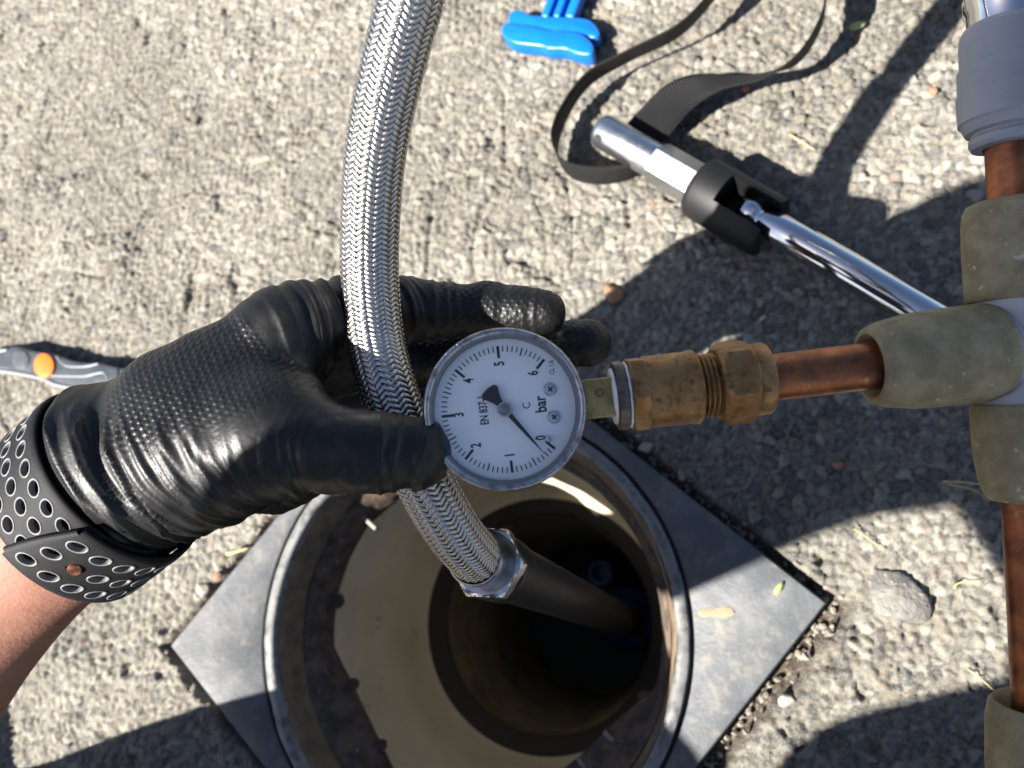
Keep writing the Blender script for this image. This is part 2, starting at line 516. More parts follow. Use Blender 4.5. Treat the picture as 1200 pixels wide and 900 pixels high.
# loose grit in the gap round the frame: far too many and small to count
M_grit = material('grit', (0.15, 0.13, 0.105), 0.9, var=(0.24, 0.21, 0.17), var_scale=260, bump=0.0004, bump_scale=900)
gv, gf = [], []
ico = bmesh.new(); bmesh.ops.create_icosphere(ico, subdivisions=1, radius=1.0)
iv = np.array([v.co[:] for v in ico.verts]); fi = [[v.index for v in f.verts] for f in ico.faces]; ico.free()
for q in range(620):
    side = q % 4; s = RNG.uniform(-1, 1) * (BH + 0.004); w = BH + abs(RNG.normal(0.004, 0.0028)) + 0.0008
    d = (BU, BV, -BU, -BV)[side]; e = (BV, -BU, -BV, BU)[side]
    c = BC + d * w + e * s
    r = RNG.uniform(0.0007, 0.0022) * (1.5 if RNG.rand() < 0.08 else 1)
    vv = iv * (1 + 0.5 * (RNG.rand(len(iv), 1) - 0.5)) * r * np.array([1.2, 0.9, 0.75])
    an = RNG.uniform(0, 6.28); R2 = np.array([[math.cos(an), -math.sin(an), 0], [math.sin(an), math.cos(an), 0], [0, 0, 1]])
    gf += [[k + len(gv) for k in f] for f in fi]
    gv += list(vv @ R2.T + np.array([c[0], c[1], -0.0095 + r * 0.4 + (0.006 if w > BH + 0.007 else 0)]))
tag(mesh('grit', gv, gf, M_grit, None, smooth=False), 'loose brown grit filling the gap round the meter box', 'grit', kind='stuff')

# ------------------------------------------------------------------ pressure gauge
D0 = 0.245
line_v = lambda u: 466.5 - 0.1184 * (u - 702)
AX0, AX1 = Vector(P(592, line_v(592), D0)), Vector(P(1023, line_v(1023), D0))
AX = (AX1 - AX0).normalized()                       # stem axis, out of the gauge towards the tee
def S(u): return (Vector(P(u, line_v(u), D0)) - AX0).length
gn = (Vector(ORG) - AX0); gn -= AX * gn.dot(AX); gn.normalize()
gy_ = -AX; gx_ = gy_.cross(gn)
MG = Matrix((gx_, gy_, gn)).transposed().to_4x4(); MG.translation = AX0

M_steel = material('worn steel', (0.50, 0.50, 0.51), 0.28, 1.0, var=(0.30, 0.30, 0.31), var_scale=160, rough_var=0.12, bump=0.00008, bump_scale=500)
M_bezel = material('scratched bezel', (0.36, 0.37, 0.39), 0.3, 0.9, var=(0.16, 0.16, 0.17), var_scale=260, var_range=(0.48, 0.66), rough_var=0.1, bump=0.0001, bump_scale=700)
M_dial = material('dial white', (0.86, 0.86, 0.86), 0.55, bump=0.00001, bump_scale=900)
M_print = material('dial print', (0.012, 0.012, 0.014), 0.6)
M_screw = material('screw', (0.62, 0.62, 0.62), 0.25, 1.0)
M_hub = material('hub', (0.24, 0.21, 0.20), 0.35, 0.6)
M_brass = material('aged brass', (0.34, 0.198, 0.085), 0.42, 0.85, var=(0.21, 0.105, 0.040), var_scale=130, var_range=(0.36, 0.66), rough_var=0.15, bump=0.00035, bump_scale=700, bump2=0.0003, bump2_scale=180, var2=(0.075, 0.050, 0.030), var2_scale=230, var2_range=(0.56, 0.70))
M_brass_y = material('stem brass', (0.42, 0.31, 0.12), 0.42, 0.8, var=(0.26, 0.19, 0.08), var_scale=200, rough_var=0.1, bump=0.00012, bump_scale=700)

gauge = thing('pressure_gauge', 'round white-faced pressure gauge marked bar with black needle near zero', 'gauge', MG)
GR = 0.0252
lathe('case', [(-0.0150, 0.0005), (-0.0150, GR - 0.004), (-0.0140, GR - 0.0018), (-0.012, GR - 0.0010), (0.0060, GR - 0.0010)], M_black, gauge, 96)
lathe('bezel', [(0.0050, GR - 0.0012), (0.0052, GR - 0.0001), (0.0088, GR), (0.0104, GR - 0.0003), (0.0110, GR - 0.0009), (0.0110, GR - 0.0016), (0.0103, GR - 0.0022), (0.0098, GR - 0.0023)], M_bezel, gauge, 128, crisp=60)
lathe('gasket', [(0.0102, GR - 0.0022), (0.0099, GR - 0.0024), (0.0092, GR - 0.0028), (0.0060, GR - 0.0029)], material('gasket grey', (0.16, 0.165, 0.175), 0.5), gauge, 96)
dial = lathe('dial', [(0.0060, GR - 0.0024), (0.0062, GR - 0.0030), (0.0062, 0.0001)], M_dial, gauge, 96)
# glass cover
mg = bpy.data.materials.new('cover glass'); mg.use_nodes = True
nt = mg.node_tree; nt.nodes.clear()
tr = nt.nodes.new('ShaderNodeBsdfTransparent'); tr.inputs[0].default_value = (0.97, 0.98, 0.98, 1)
gl = nt.nodes.new('ShaderNodeBsdfGlossy'); gl.inputs['Roughness'].default_value = 0.03
fr = nt.nodes.new('ShaderNodeFresnel'); fr.inputs[0].default_value = 1.5
mx = nt.nodes.new('ShaderNodeMixShader'); out = nt.nodes.new('ShaderNodeOutputMaterial')
ge = nt.nodes.new('ShaderNodeNewGeometry'); io = nt.nodes.new('ShaderNodeMapRange')   # a thin pane: same reflectance from both sides
io.inputs['To Min'].default_value = 1.5; io.inputs['To Max'].default_value = 1 / 1.5
nt.links.new(ge.outputs['Backfacing'], io.inputs['Value']); nt.links.new(io.outputs[0], fr.inputs[0])
nt.links.new(fr.outputs[0], mx.inputs[0]); nt.links.new(tr.outputs[0], mx.inputs[1]); nt.links.new(gl.outputs[0], mx.inputs[2]); nt.links.new(mx.outputs[0], out.inputs[0])
lathe('glass', [(0.0093, GR - 0.0026), (0.0097, 0.016), (0.0098, 0.0001)], mg, gauge, 96)
zf = 0.00626
def ring_bars(name, items, mat, parent, z0, z1):
    """flat bars on the dial: (angle clockwise from up, r0, r1, half width)"""
    V, F = [], []
    for a, r0, r1, w in items:
        d = Vector((math.sin(a), math.cos(a))); t = Vector((d.y, -d.x)); b = len(V)
        for z in (z0, z1):
            for r, s in ((r0, -1), (r0, 1), (r1, 1), (r1, -1)):
                q = d * r + t * s * w; V.append((q.x, q.y, z))
        F += [(b + 4, b + 5, b + 6, b + 7), (b, b + 1, b + 5, b + 4), (b + 1, b + 2, b + 6, b + 5), (b + 2, b + 3, b + 7, b + 6), (b + 3, b, b + 4, b + 7)]
    return mesh(name, V, F, mat, parent, smooth=False)
bars = []
for k in range(61):
    a = math.radians(-135 + 4.5 * k)
    if k % 10 == 0: bars.append((a, 0.0160, 0.0198, 0.00042))
    elif k % 5 == 0: bars.append((a, 0.0173, 0.0199, 0.00020))
    else: bars.append((a, 0.0180, 0.0198, 0.00017))
ring_bars('scale_marks', bars, M_print, dial, zf - 0.0001, zf + 0.00003)
# thin printed circle at the edge of the dial
V_, F_ = lathe_geo([(zf, 0.02200), (zf + 0.00003, 0.02200), (zf + 0.00003, 0.02215), (zf, 0.02215)], 96)
mesh('edge_line', V_, F_, M_print, dial)
for k in range(7):
    a = math.radians(-135 + 45 * k)
    text_mesh('numeral', str(k), 0.0044, M_print, dial, Matrix.Translation((0.0143 * math.sin(a), 0.0143 * math.cos(a), zf)), 0.68, 0.00002, 0.00011)
text_mesh('unit_text', 'bar', 0.0050, M_print, dial, Matrix.Translation((0.0002, -0.0113, zf)), 0.78, 0.00002, 0.00012)
text_mesh('standard_text', 'EN 837-1', 0.0036, M_print, dial, Matrix.Translation((0.0005, 0.0066, zf)), 0.66, 0.00002, 0.00008)
text_mesh('class_text', 'CL 1.6', 0.0022, M_print, dial, Matrix.Translation((0.0112, -0.0160, zf)), 0.75, 0.00002, 0.00001)
text_mesh('ring_mark', 'C', 0.0034, M_print, dial, Matrix.Translation((0.0004, -0.0069, zf)), 0.95, 0.00002, 0.0)
for x, y in ((0.0045, -0.0147), (-0.0042, -0.0149)):
    sc = lathe('screw', [(0.0061, 0.0022), (0.0066, 0.0021), (0.0071, 0.0016), (0.0072, 0.0008), (0.0072, 0.0001)], M_screw, gauge, 24)
    sc.location = (x, y, 0)
    Vb, Fb = [], []
    for an in (0.6, 0.6 + math.pi / 2):
        q, f = box_geo((0, 0, 0.0072), (0.0019, 0.0005, 0.0002)); b = len(Vb)
        Vb += [(v[0] * math.cos(an) - v[1] * math.sin(an), v[0] * math.sin(an) + v[1] * math.cos(an), v[2] + (0.00006 if an > 1 else 0)) for v in q]; Fb += [tuple(i + b for i in g) for g in f]
    mesh('cross_slot', Vb, Fb, M_print, sc, smooth=False)
pin = lathe('stop_pin', [(0.006, 0.0010), (0.0079, 0.0010), (0.0083, 0.0007), (0.0084, 0.0001)], M_screw, gauge, 16)
pin.location = (-0.0107, -0.0121, 0)
na = math.radians(-125)
nd = Vector((math.sin(na), math.cos(na))); ntv = Vector((nd.y, -nd.x))
outl = [(0.0182, 0.00005), (0.012, 0.00045), (0.003, 0.00075), (-0.0015, 0.0009), (-0.0035, 0.0014), (-0.0070, 0.0031), (-0.0080, 0.0025), (-0.0084, 0.0)]
outl = [(a, b) for a, b in outl] + [(a, -b) for a, b in outl[::-1][1:]]
prism('needle', [tuple(nd * a + ntv * b) for a, b in outl], 0.0076, 0.0079, M_print, gauge)
lathe('needle_hub', [(0.0062, 0.0015), (0.0078, 0.0016), (0.0079, 0.0024), (0.0085, 0.0024), (0.0088, 0.0021), (0.0087, 0.0016), (0.0089, 0.0012), (0.0089, 0.0001)], M_hub, gauge, 32)
lathe('hub_ring', [(0.0086, 0.00235), (0.00885, 0.0023), (0.00885, 0.0020), (0.0086, 0.00195)], M_screw, gauge, 32)
# square brass stem, out of the bottom of the case
s0, s1 = S(680), S(717)
stem = prism('stem', [(-0.0062, -s1), (0.0062, -s1), (0.0062, -s0), (-0.0062, -s0)], -0.0062, 0.0062, M_brass_y, gauge, 0.0005)
rm = Matrix.Translation((0.0016, -(S(701)), 0.0062))
lathe('stamp', [(0, 0.0014), (0.00018, 0.0013), (0.00018, 0.0010), (0, 0.0009)], M_brass, stem, 24, M=rm)

# ------------------------------------------------------------------ brass compression coupling
def min_shape(R, nsides, rc, rot=0.0):
    h = hexa(nsides, 1.0, rot)
    return lambda t: min(R * h(t), rc)
def faceted(name, s0, s1, R, nsides, mat, parent, rot=0.0, ch=0.0016, n=144, inner=None, bore=0.005):
    """hexagon or octagon with turned chamfers at both ends"""
    ap = R * math.cos(math.pi / nsides)
    V, F = [], []
    prof = [(s0, bore, 0), (s0, ap * 0.94, 1), (s0 + ch * 0.12, ap * 0.985, 1)]
    for k in (0.35, 0.6, 0.8, 1.0): prof.append((s0 + ch * k, ap + (R - ap) * k, 1))
    for k in (1.0, 0.8, 0.6, 0.35): prof.append((s1 - ch * k, ap + (R - ap) * k, 1))
    prof += [(s1 - ch * 0.12, ap * 0.985, 1), (s1, ap * 0.94, 1), (s1, bore, 0)]
    h = hexa(nsides, R, rot)
    for z, r, fac in prof:
        for i in range(n):
            t = 2 * math.pi * i / n
            q = min(h(t), r) if fac else r
            V.append((q * math.cos(t), q * math.sin(t), z))
    for j in range(len(prof) - 1):
        for i in range(n):
            a, b = j * n + i, j * n + (i + 1) % n
            F.append((a, b, b + n, a + n))
    return sharp(mesh(name, V, F, mat, parent), 14)

MB = Matrix((AX.cross(gn) * -1, gn, AX)).transposed().to_4x4(); MB.translation = AX0
# columns x, y, z with z along the axis and y towards the viewer
MB = Matrix((gn.cross(AX), gn, AX)).transposed().to_4x4(); MB.translation = AX0
coup = thing('brass_coupling', 'aged brass compression coupling between the gauge stem and copper pipe', 'pipe fitting', MB)
M_tape = material('thread tape', (0.75, 0.76, 0.78), 0.4, bump=0.0002, bump_scale=900)
M_bush = material('dull bush', (0.17, 0.13, 0.10), 0.45, 0.7, var=(0.07, 0.06, 0.055), var_scale=200, rough_var=0.1, bump=0.0002, bump_scale=600)
def rough_ring(name, prof, mat, parent, amp=0.0003, n=64, seed=0):
    V, F = lathe_geo(prof, n); V = np.array(V)
    t = np.arctan2(V[:, 1], V[:, 0]); k = 1 + amp / 0.01 * (noise2(3 * np.cos(t) * 4 + 9, 3 * np.sin(t) * 4 + V[:, 2] * 3000, seed) - 0.5)
    V[:, 0] *= k; V[:, 1] *= k
    return mesh(name, V, F, mat, parent)
rough_ring('thread_tape', [(S(715), 0.004), (S(715.5), 0.0070), (S(717), 0.0086), (S(720), 0.0090), (S(722), 0.0085)], M_tape, coup, 0.0012, seed=3)
lathe('bush', [(S(719.5), 0.006), (S(719.5), 0.0100), (S(721), 0.0108), (S(731), 0.0110), (S(733), 0.0104), (S(734), 0.008)], M_bush, coup, 64, hexa(12, 1.01))
rough_ring('thread_tape', [(S(732.5), 0.0090), (S(733), 0.0103), (S(735), 0.0106), (S(737), 0.0100)], M_tape, coup, 0.0012, seed=5)
faceted('socket_collar', S(735.5), S(757), 0.0127, 6, M_brass, coup, rot=0.42, ch=0.0012, bore=0.008)
lathe('socket_body', [(S(754), 0.0095), (S(754), 0.0112), (S(757), 0.0114), (S(806), 0.0115), (S(808), 0.0118), (S(814), 0.0118), (S(816), 0.0114), (S(816), 0.0085)], M_brass, coup, 64, lambda t: 1.0 + 0.012 * math.cos(8 * t))
prof = [(S(812), 0.0085)]
ntz = 5
for k in range(ntz):
    z0, z1 = S(813) + (S(842) - S(813)) * k / ntz, S(813) + (S(842) - S(813)) * (k + 1) / ntz
    prof += [(z0, 0.0092), (z0 + (z1 - z0) * 0.4, 0.0102), (z0 + (z1 - z0) * 0.6, 0.0102), (z1 - 0.0001, 0.0092)]
lathe('thread', prof, M_brass, coup, 64, crisp=25)
faceted('compression_nut', S(838), S(881), 0.0139, 6, M_brass, coup, rot=math.radians(12), ch=0.0026, bore=0.008)
lathe('nut_skirt', [(S(879), 0.0112), (S(882), 0.0116), (S(895), 0.0116), (S(898), 0.0112), (S(898.5), 0.0102), (S(898.5), 0.0074)], M_brass, coup, 64)

# ------------------------------------------------------------------ copper pipework with plastic tee
M_copper = material('tarnished copper', (0.36, 0.132, 0.058), 0.40, 0.85, var=(0.17, 0.062, 0.032), var_scale=110, var_range=(0.40, 0.64), rough_var=0.13, bump=0.00006, bump_scale=500, stretch=(1, 1, 0.35), var2=(0.42, 0.22, 0.12), var2_scale=170, var2_range=(0.60, 0.72))
M_sleeve = material('olive sleeve', (0.190, 0.155, 0.080), 0.66, var=(0.300, 0.250, 0.145), var_scale=120, var_range=(0.40, 0.66), bump=0.00050, bump_scale=520, bump2=0.0005, bump2_scale=150, var2=(0.42, 0.39, 0.30), var2_scale=330, var2_range=(0.63, 0.69))
M_pushfit = material('grey pushfit plastic', (0.285, 0.295, 0.315), 0.4, var=(0.25, 0.26, 0.28), var_scale=60, bump=0.00005, bump_scale=300)
M_tee = material('tee plastic', (0.36, 0.37, 0.40), 0.35, var=(0.29, 0.30, 0.32), var_scale=70, bump=0.00006, bump_scale=300)
M_chrome = material('chrome', (0.62, 0.62, 0.63), 0.07, 1.0, rough_var=0.03, var_scale=90)
TU = lambda v: 1181 + 0.0483 * (v - 80)               # u of the upright pipe axis at row v
TC = Vector(P(TU(411), 411, D0)); TDN = (Vector(P(TU(811), 811, D0)) - TC).normalized()
def TS(v): return (Vector(P(TU(v), v, D0)) - TC).dot(TDN)
tee = thing('copper_pipework', 'copper pipes joined by a grey plastic tee with olive sleeves', 'pipework', Matrix.Translation(TC))
tz = TDN; tx = -AX; tx = (tx - tz * tx.dot(tz)).normalized(); ty = tz.cross(tx)
MT = Matrix((tx, ty, tz)).transposed().to_4x4()        # local frame along the upright pipe
ax_off = Vector(AX0 - TC)
MBt = Matrix((gn.cross(AX), gn, AX)).transposed().to_4x4(); MBt.translation = ax_off   # along the branch
PX = D0 / 900.0
lathe('copper_pipe', [(S(885), 0.0066), (S(885), 0.0075), (S(1030), 0.0075), (S(1060), 0.0075)], M_copper, tee, 48, M=MBt)
def sleeve(M, prof):
    return lathe('sleeve', prof, M_sleeve, tee, 64, M=M, crisp=50)
sleeve(MBt, [(S(1040), 0.0080), (S(1024), 0.0092), (S(1018), 0.0103), (S(1018), 0.0113), (S(1020), 0.0124), (S(1034), 0.0138), (S(1060), 0.0150), (S(1064), 0.0153), (S(1110), 0.0157), (S(1150), 0.0157), (S(1160), 0.0156), (S(1163), 0.0150), (S(1163), 0.0128)])
lathe('tee_branch', [(S(1155), 0.0130), (S(1172), 0.0130), (S(1176), 0.0122), (S(1200), 0.0120)], M_tee, tee, 48, M=MBt)
lathe('tee_collar', [(S(1163.5), 0.0126), (S(1164), 0.0138), (S(1166), 0.0141), (S(1169), 0.0141), (S(1171), 0.0137), (S(1172), 0.0128)], M_tee, tee, 48, M=MBt)
lathe('tee_run', [(TS(345), 0.0132), (TS(362), 0.0130), (TS(368), 0.0122), (TS(456), 0.0122), (TS(461), 0.0130), (TS(480), 0.0132)], M_tee, tee, 48, M=MT)
lathe('copper_pipe', [(TS(150), 0.0075), (TS(260), 0.0075)], M_copper, tee, 48, M=MT)
lathe('copper_pipe', [(TS(560), 0.0075), (TS(880), 0.0075)], M_copper, tee, 48, M=MT)
sleeve(MT, [(TS(262), 0.0080), (TS(246), 0.0098), (TS(239), 0.0110), (TS(236), 0.0122), (TS(238), 0.0136), (TS(246), 0.0147), (TS(262), 0.0152), (TS(300), 0.0154), (TS(340), 0.0153), (TS(350), 0.0150), (TS(352), 0.0142), (TS(352), 0.0128)])
sleeve(MT, [(TS(472), 0.0128), (TS(472), 0.0146), (TS(475), 0.0152), (TS(500), 0.0152), (TS(535), 0.0148), (TS(562), 0.0138), (TS(578), 0.0126), (TS(585), 0.0112), (TS(585), 0.0100), (TS(576), 0.0080)])
sleeve(MT, [(TS(850), 0.0080), (TS(834), 0.0098), (TS(824), 0.0112), (TS(822), 0.0126), (TS(828), 0.0140), (TS(845), 0.0150), (TS(900), 0.0156), (TS(940), 0.0156), (TS(942), 0.0140), (TS(942), 0.0125)])
# out of view the upright turns down and stands on the tarmac
e0 = MT @ Vector((0, 0, TS(935))); e1 = MT @ Vector((0, 0, TS(1000)))
foot = Vector(((TC + e1).x + 0.02, (TC + e1).y - 0.02, 0.0)) - TC
ep = resample(catmull([e0, e1, (foot.x * 0.8 + e1.x * 0.2, foot.y * 0.8 + e1.y * 0.2, e1.z - 0.02), (foot.x, foot.y, e1.z - 0.05), tuple(foot)], 12), 0.004)[0]
tube('standing_leg', ep, 0.0125, M_tee, tee, 24)
# push-fit coupler at the head
lathe('push_fit_coupler', [(TS(172), 0.0080), (TS(171), 0.0112), (TS(166), 0.0119), (TS(160), 0.0119), (TS(157), 0.0112), (TS(154), 0.0112), (TS(152), 0.0128), (TS(142), 0.0140), (TS(140), 0.0147), (TS(108), 0.0149), (TS(106), 0.0144), (TS(78), 0.0143), (TS(75), 0.0135), (TS(44), 0.0134), (TS(36), 0.0130), (TS(30), 0.0120), (TS(29), 0.0100)], M_pushfit, tee, 64, M=MT, crisp=20)
lathe('chrome_tail', [(TS(34), 0.0108), (TS(14), 0.0110), (TS(8), 0.0116), (TS(-6), 0.0118), (TS(-8), 0.0110), (TS(-40), 0.0108), (TS(-44), 0.0112), (TS(-60), 0.0112), (TS(-62), 0.0090)], M_chrome, tee, 48, M=MT)

# ------------------------------------------------------------------ braided hose
HR = 0.0098
hp = [(TU(-40), -40, D0), (TU(-110), -110, D0 - 0.004), (1160, -230, 0.228), (1060, -340, 0.212), (880, -390, 0.205), (700, -330, 0.207), (570, -190, 0.217), (505, -70, 0.228), (476, 20, 0.236), (455, 100, 0.244), (440, 180, 0.253), (434, 260, 0.262), (434, 330, 0.268), (441, 400, 0.268), (456, 460, 0.263), (478, 520, 0.262), (506, 580, 0.266), (531, 622, 0.274), (550, 645, 0.284), (563, 656, 0.295)]
hpts = np.array([P(*q) for q in hp])
hpath, hs = resample(catmull(hpts, 14), 0.00055)
t_, N_, B_ = frames(hpath)
hose = thing('braided_hose', 'curved braided stainless steel hose running from above down into the shaft', 'hose', Matrix.Translation(hpath[-1]))
ho = hpath[-1]
M_braid = material('braided steel', (0.46, 0.44, 0.415), 0.27, 1.0, rough_var=0.08, var_scale=300, bump=0.00012, bump_scale=2500, stretch=None)
M_core = material('hose core', (0.02, 0.02, 0.02), 0.7)
tube('core', hpath[::6], HR - 0.0009, M_core, hose, 24, off=ho)
NS = 22; DEL = 2 * math.pi / NS; KT = 1.5 / HR        # radians per metre
bv, bq = [], []
vis = slice(None)
nsamp = len(hpath)
wid = 0.00074
prof_w = np.array([-1.0, -0.62, 0.0, 0.62, 1.0]); prof_h = np.array([-0.00028, 0.00001, 0.00008, 0.00001, -0.00028])
for fam in (1, -1):
    for i in range(NS):
        th = fam * KT * hs + i * DEL * 1.0
        # index of the crossing ribbons, over two and under two
        j = (th + KT * hs * fam) / DEL if fam == 1 else (th - KT * hs) / DEL
        tot = (i + j) if fam == 1 else (i + j)
        ang = th / DEL * 2
        over = np.sin(math.pi * th / DEL + 0.0) * fam
        lift = HR + 0.00030 * np.clip(over * 1.6, -1, 1)
        rad = np.cos(th)[:, None] * N_ + np.sin(th)[:, None] * B_
        tan = -np.sin(th)[:, None] * N_ + np.cos(th)[:, None] * B_
        d = t_ + tan * fam * KT * HR; d /= np.linalg.norm(d, axis=1)[:, None]
        side = np.cross(rad, d)
        ring = hpath[:, None] + rad[:, None] * (lift[:, None, None] + prof_h[None, :, None]) + side[:, None] * (prof_w * wid)[None, :, None]
        base = len(bv) * 0 + sum(len(x) for x in bv)
        bv.append(ring.reshape(-1, 3))
        a = np.arange(nsamp - 1)[:, None] * 5 + np.arange(4)[None, :] + base
        bq.append(np.stack([a, a + 1, a + 6, a + 5], -1).reshape(-1, 4))
braid = fast_mesh('braid', np.vstack(bv) - ho, np.vstack(bq), M_braid, hose)
# end fitting
tn = t_[-1]
F0 = Vector(hpath[-1]); deep = Vector(P(702, 716, 0.50))
fdir = (Vector(P(738, 730, 0.66)) - F0).normalized()
MH = axis_matrix(F0, F0 + fdir, up=gn); MH.translation = Vector((0, 0, 0))
M_ferr = material('ferrule steel', (0.50, 0.47, 0.44), 0.22, 1.0, var=(0.33, 0.27, 0.21), var_scale=180, rough_var=0.08)
M_nutst = material('nut steel', (0.60, 0.60, 0.60), 0.2, 1.0, var=(0.42, 0.38, 0.33), var_scale=140, rough_var=0.08, bump=0.00006, bump_scale=600)
M_tubebk = material('black rubber tube', (0.004, 0.004, 0.004), 0.55, spec=0.3, bump=0.0002, bump_scale=300)
lathe('ferrule', [(-0.0075, 0.0100), (-0.0074, 0.0107), (-0.0062, 0.0108), (-0.0058, 0.0105), (0.0, 0.0105), (0.0008, 0.0101), (0.0045, 0.0101), (0.0058, 0.0096), (0.007, 0.0094)], M_ferr, hose, 64, M=MH)
nut = faceted('hex_nut', 0.0062, 0.0150, 0.0153, 6, M_nutst, hose, rot=0.3, ch=0.0022, bore=0.0085)
nut.data.transform(MH)
lathe('seal', [(0.0148, 0.0130), (0.0152, 0.0141), (0.0170, 0.0141), (0.0172, 0.0130)], M_black, hose, 48, M=MH)
q0 = MH @ Vector((0, 0, 0.017)); q1 = MH @ Vector((0, 0, 0.05)); q3 = Vector(P(738, 730, 0.66)) - F0
lathe('connector', [(0.0170, 0.0130), (0.0172, 0.0138), (0.026, 0.0140), (0.034, 0.0136), (0.036, 0.0128)], M_tubebk, hose, 48, M=MH)
tp = resample(catmull([q0, q1, (q1 * 0.4 + q3 * 0.6), q3], 12), 0.006)[0]
tube('tail_tube', tp, 0.0127, M_tubebk, hose, 32)

# ------------------------------------------------------------------ gloved left hand
def cone_sdf(p, a, b, ra, rb):
    ba = b - a; pa = p - a
    h = np.clip((pa @ ba) / (ba @ ba), 0, 1)
    return np.linalg.norm(pa - h[:, None] * ba, axis=1) - (ra + (rb - ra) * h)

def smin(a, b, k):
    h = np.clip(0.5 + 0.5 * (b - a) / k, 0, 1)
    return b + (a - b) * h - k * h * (1 - h)

THUMB = [((160, 585, 0.268), 0.0205), ((238, 548, 0.254), 0.0185), ((322, 522, 0.244), 0.0148), ((392, 528, 0.2395), 0.0122), ((440, 531, 0.2385), 0.0120), ((487, 531, 0.2395), 0.0113)]
INDEX = [((335, 386, 0.266), 0.0138), ((405, 371, 0.280), 0.0118), ((470, 363, 0.293), 0.0110), ((570, 363, 0.296), 0.0100), ((636, 366, 0.292), 0.0088)]
MIDDLE = [((350, 425, 0.292), 0.0140), ((480, 420, 0.318), 0.0112), ((600, 406, 0.312), 0.0104), ((688, 401, 0.300), 0.0091)]
RING = [((350, 468, 0.314), 0.0135), ((480, 465, 0.332), 0.0108), ((575, 452, 0.326), 0.0098), ((635, 446, 0.318), 0.0086)]
LITTLE = [((335, 505, 0.330), 0.0125), ((450, 512, 0.346), 0.0095), ((520, 500, 0.342), 0.0088), ((565, 492, 0.335), 0.0080)]
W1, W2 = (82, 562, 0.264), (128, 617, 0.279)
PALM = [(W1, 0.0178, (335, 386, 0.266), 0.0138), (W1, 0.0175, (350, 425, 0.292), 0.0142), (W2, 0.0178, (350, 468, 0.314), 0.0140), (W2, 0.0180, (335, 505, 0.330), 0.0135),
        ((190, 590, 0.283), 0.0210, (330, 545, 0.300), 0.0165), (W1, 0.0178, (40, 605, 0.270), 0.0170), (W2, 0.0178, (90, 655, 0.287), 0.0170), ((225, 495, 0.2530), 0.0150, (330, 478, 0.2500), 0.0130), ((200, 520, 0.2540), 0.0170, (310, 500, 0.2480), 0.0140),
        ((200, 470, 0.262), 0.0150, (300, 470, 0.262), 0.0150), ((255, 455, 0.262), 0.0150, (330, 425, 0.270), 0.0130)]
pts3 = lambda ch: [(P(*q), r) for q, r in ch]
TH3, IN3, MI3, RI3, LI3 = map(pts3, (THUMB, INDEX, MIDDLE, RING, LITTLE))
PA3 = [(P(*a), ra, P(*b), rb) for a, ra, b, rb in PALM]

def chain_sdf(p, ch, k=0.004):
    d = None
    for (a, ra), (b, rb) in zip(ch[:-1], ch[1:]):
        e = cone_sdf(p, a, b, ra, rb)
        d = e if d is None else smin(d, e, k)
    return d

ARM_A = P(90, 592, 0.2705)                                   # middle of the wrist
ARM_D = P(90 - 0.77 * 300, 592 + 0.64 * 300, 0.302) - ARM_A; ARM_D /= np.linalg.norm(ARM_D)   # towards the elbow

fe1 = np.cross(ARM_D, np.array(gn)); fe1 /= np.linalg.norm(fe1)
if (ROT.T @ fe1)[1] < 0: fe1 = -fe1                       # towards the upper edge of the wrist in view
fe2 = np.cross(fe1, ARM_D); fe2 /= np.linalg.norm(fe2)
if fe2 @ np.array(gn) < 0: fe2 = -fe2                     # towards the viewer
WA, WB = 0.0308, 0.0254                                   # half axes of the wrist
CUT_N = P(90 - 0.84 * 300, 592 + 0.54 * 300, 0.302) - ARM_A; CUT_N /= np.linalg.norm(CUT_N)
def hand_sdf(p):
    d = None
    for a, ra, b, rb in PA3:
        e = cone_sdf(p, a, b, ra, rb)
        d = e if d is None else smin(d, e, 0.013)
    d = smin(d, chain_sdf(p, TH3), 0.014)
    d = smin(d, chain_sdf(p, IN3), 0.006)
    d = smin(d, chain_sdf(p, MI3), 0.004)
    d = smin(d, chain_sdf(p, RI3), 0.004)
    d = smin(d, chain_sdf(p, LI3), 0.004)
    q = p - ARM_A; s = -(q @ ARM_D)                          # towards the cuff the rubber hugs the wrist under the strap
    x, y = q @ fe1, q @ fe2
    ell = (np.sqrt((x / WA) ** 2 + (y / WB) ** 2) - 1) * WB
    t = sstep(0.043, 0.027, s)
    d = d * (1 - t) + ell * t
    cut = (p - ARM_A) @ ARM_D + 0.008                        # the cuff ends under the watch strap
    return np.maximum(d, cut)

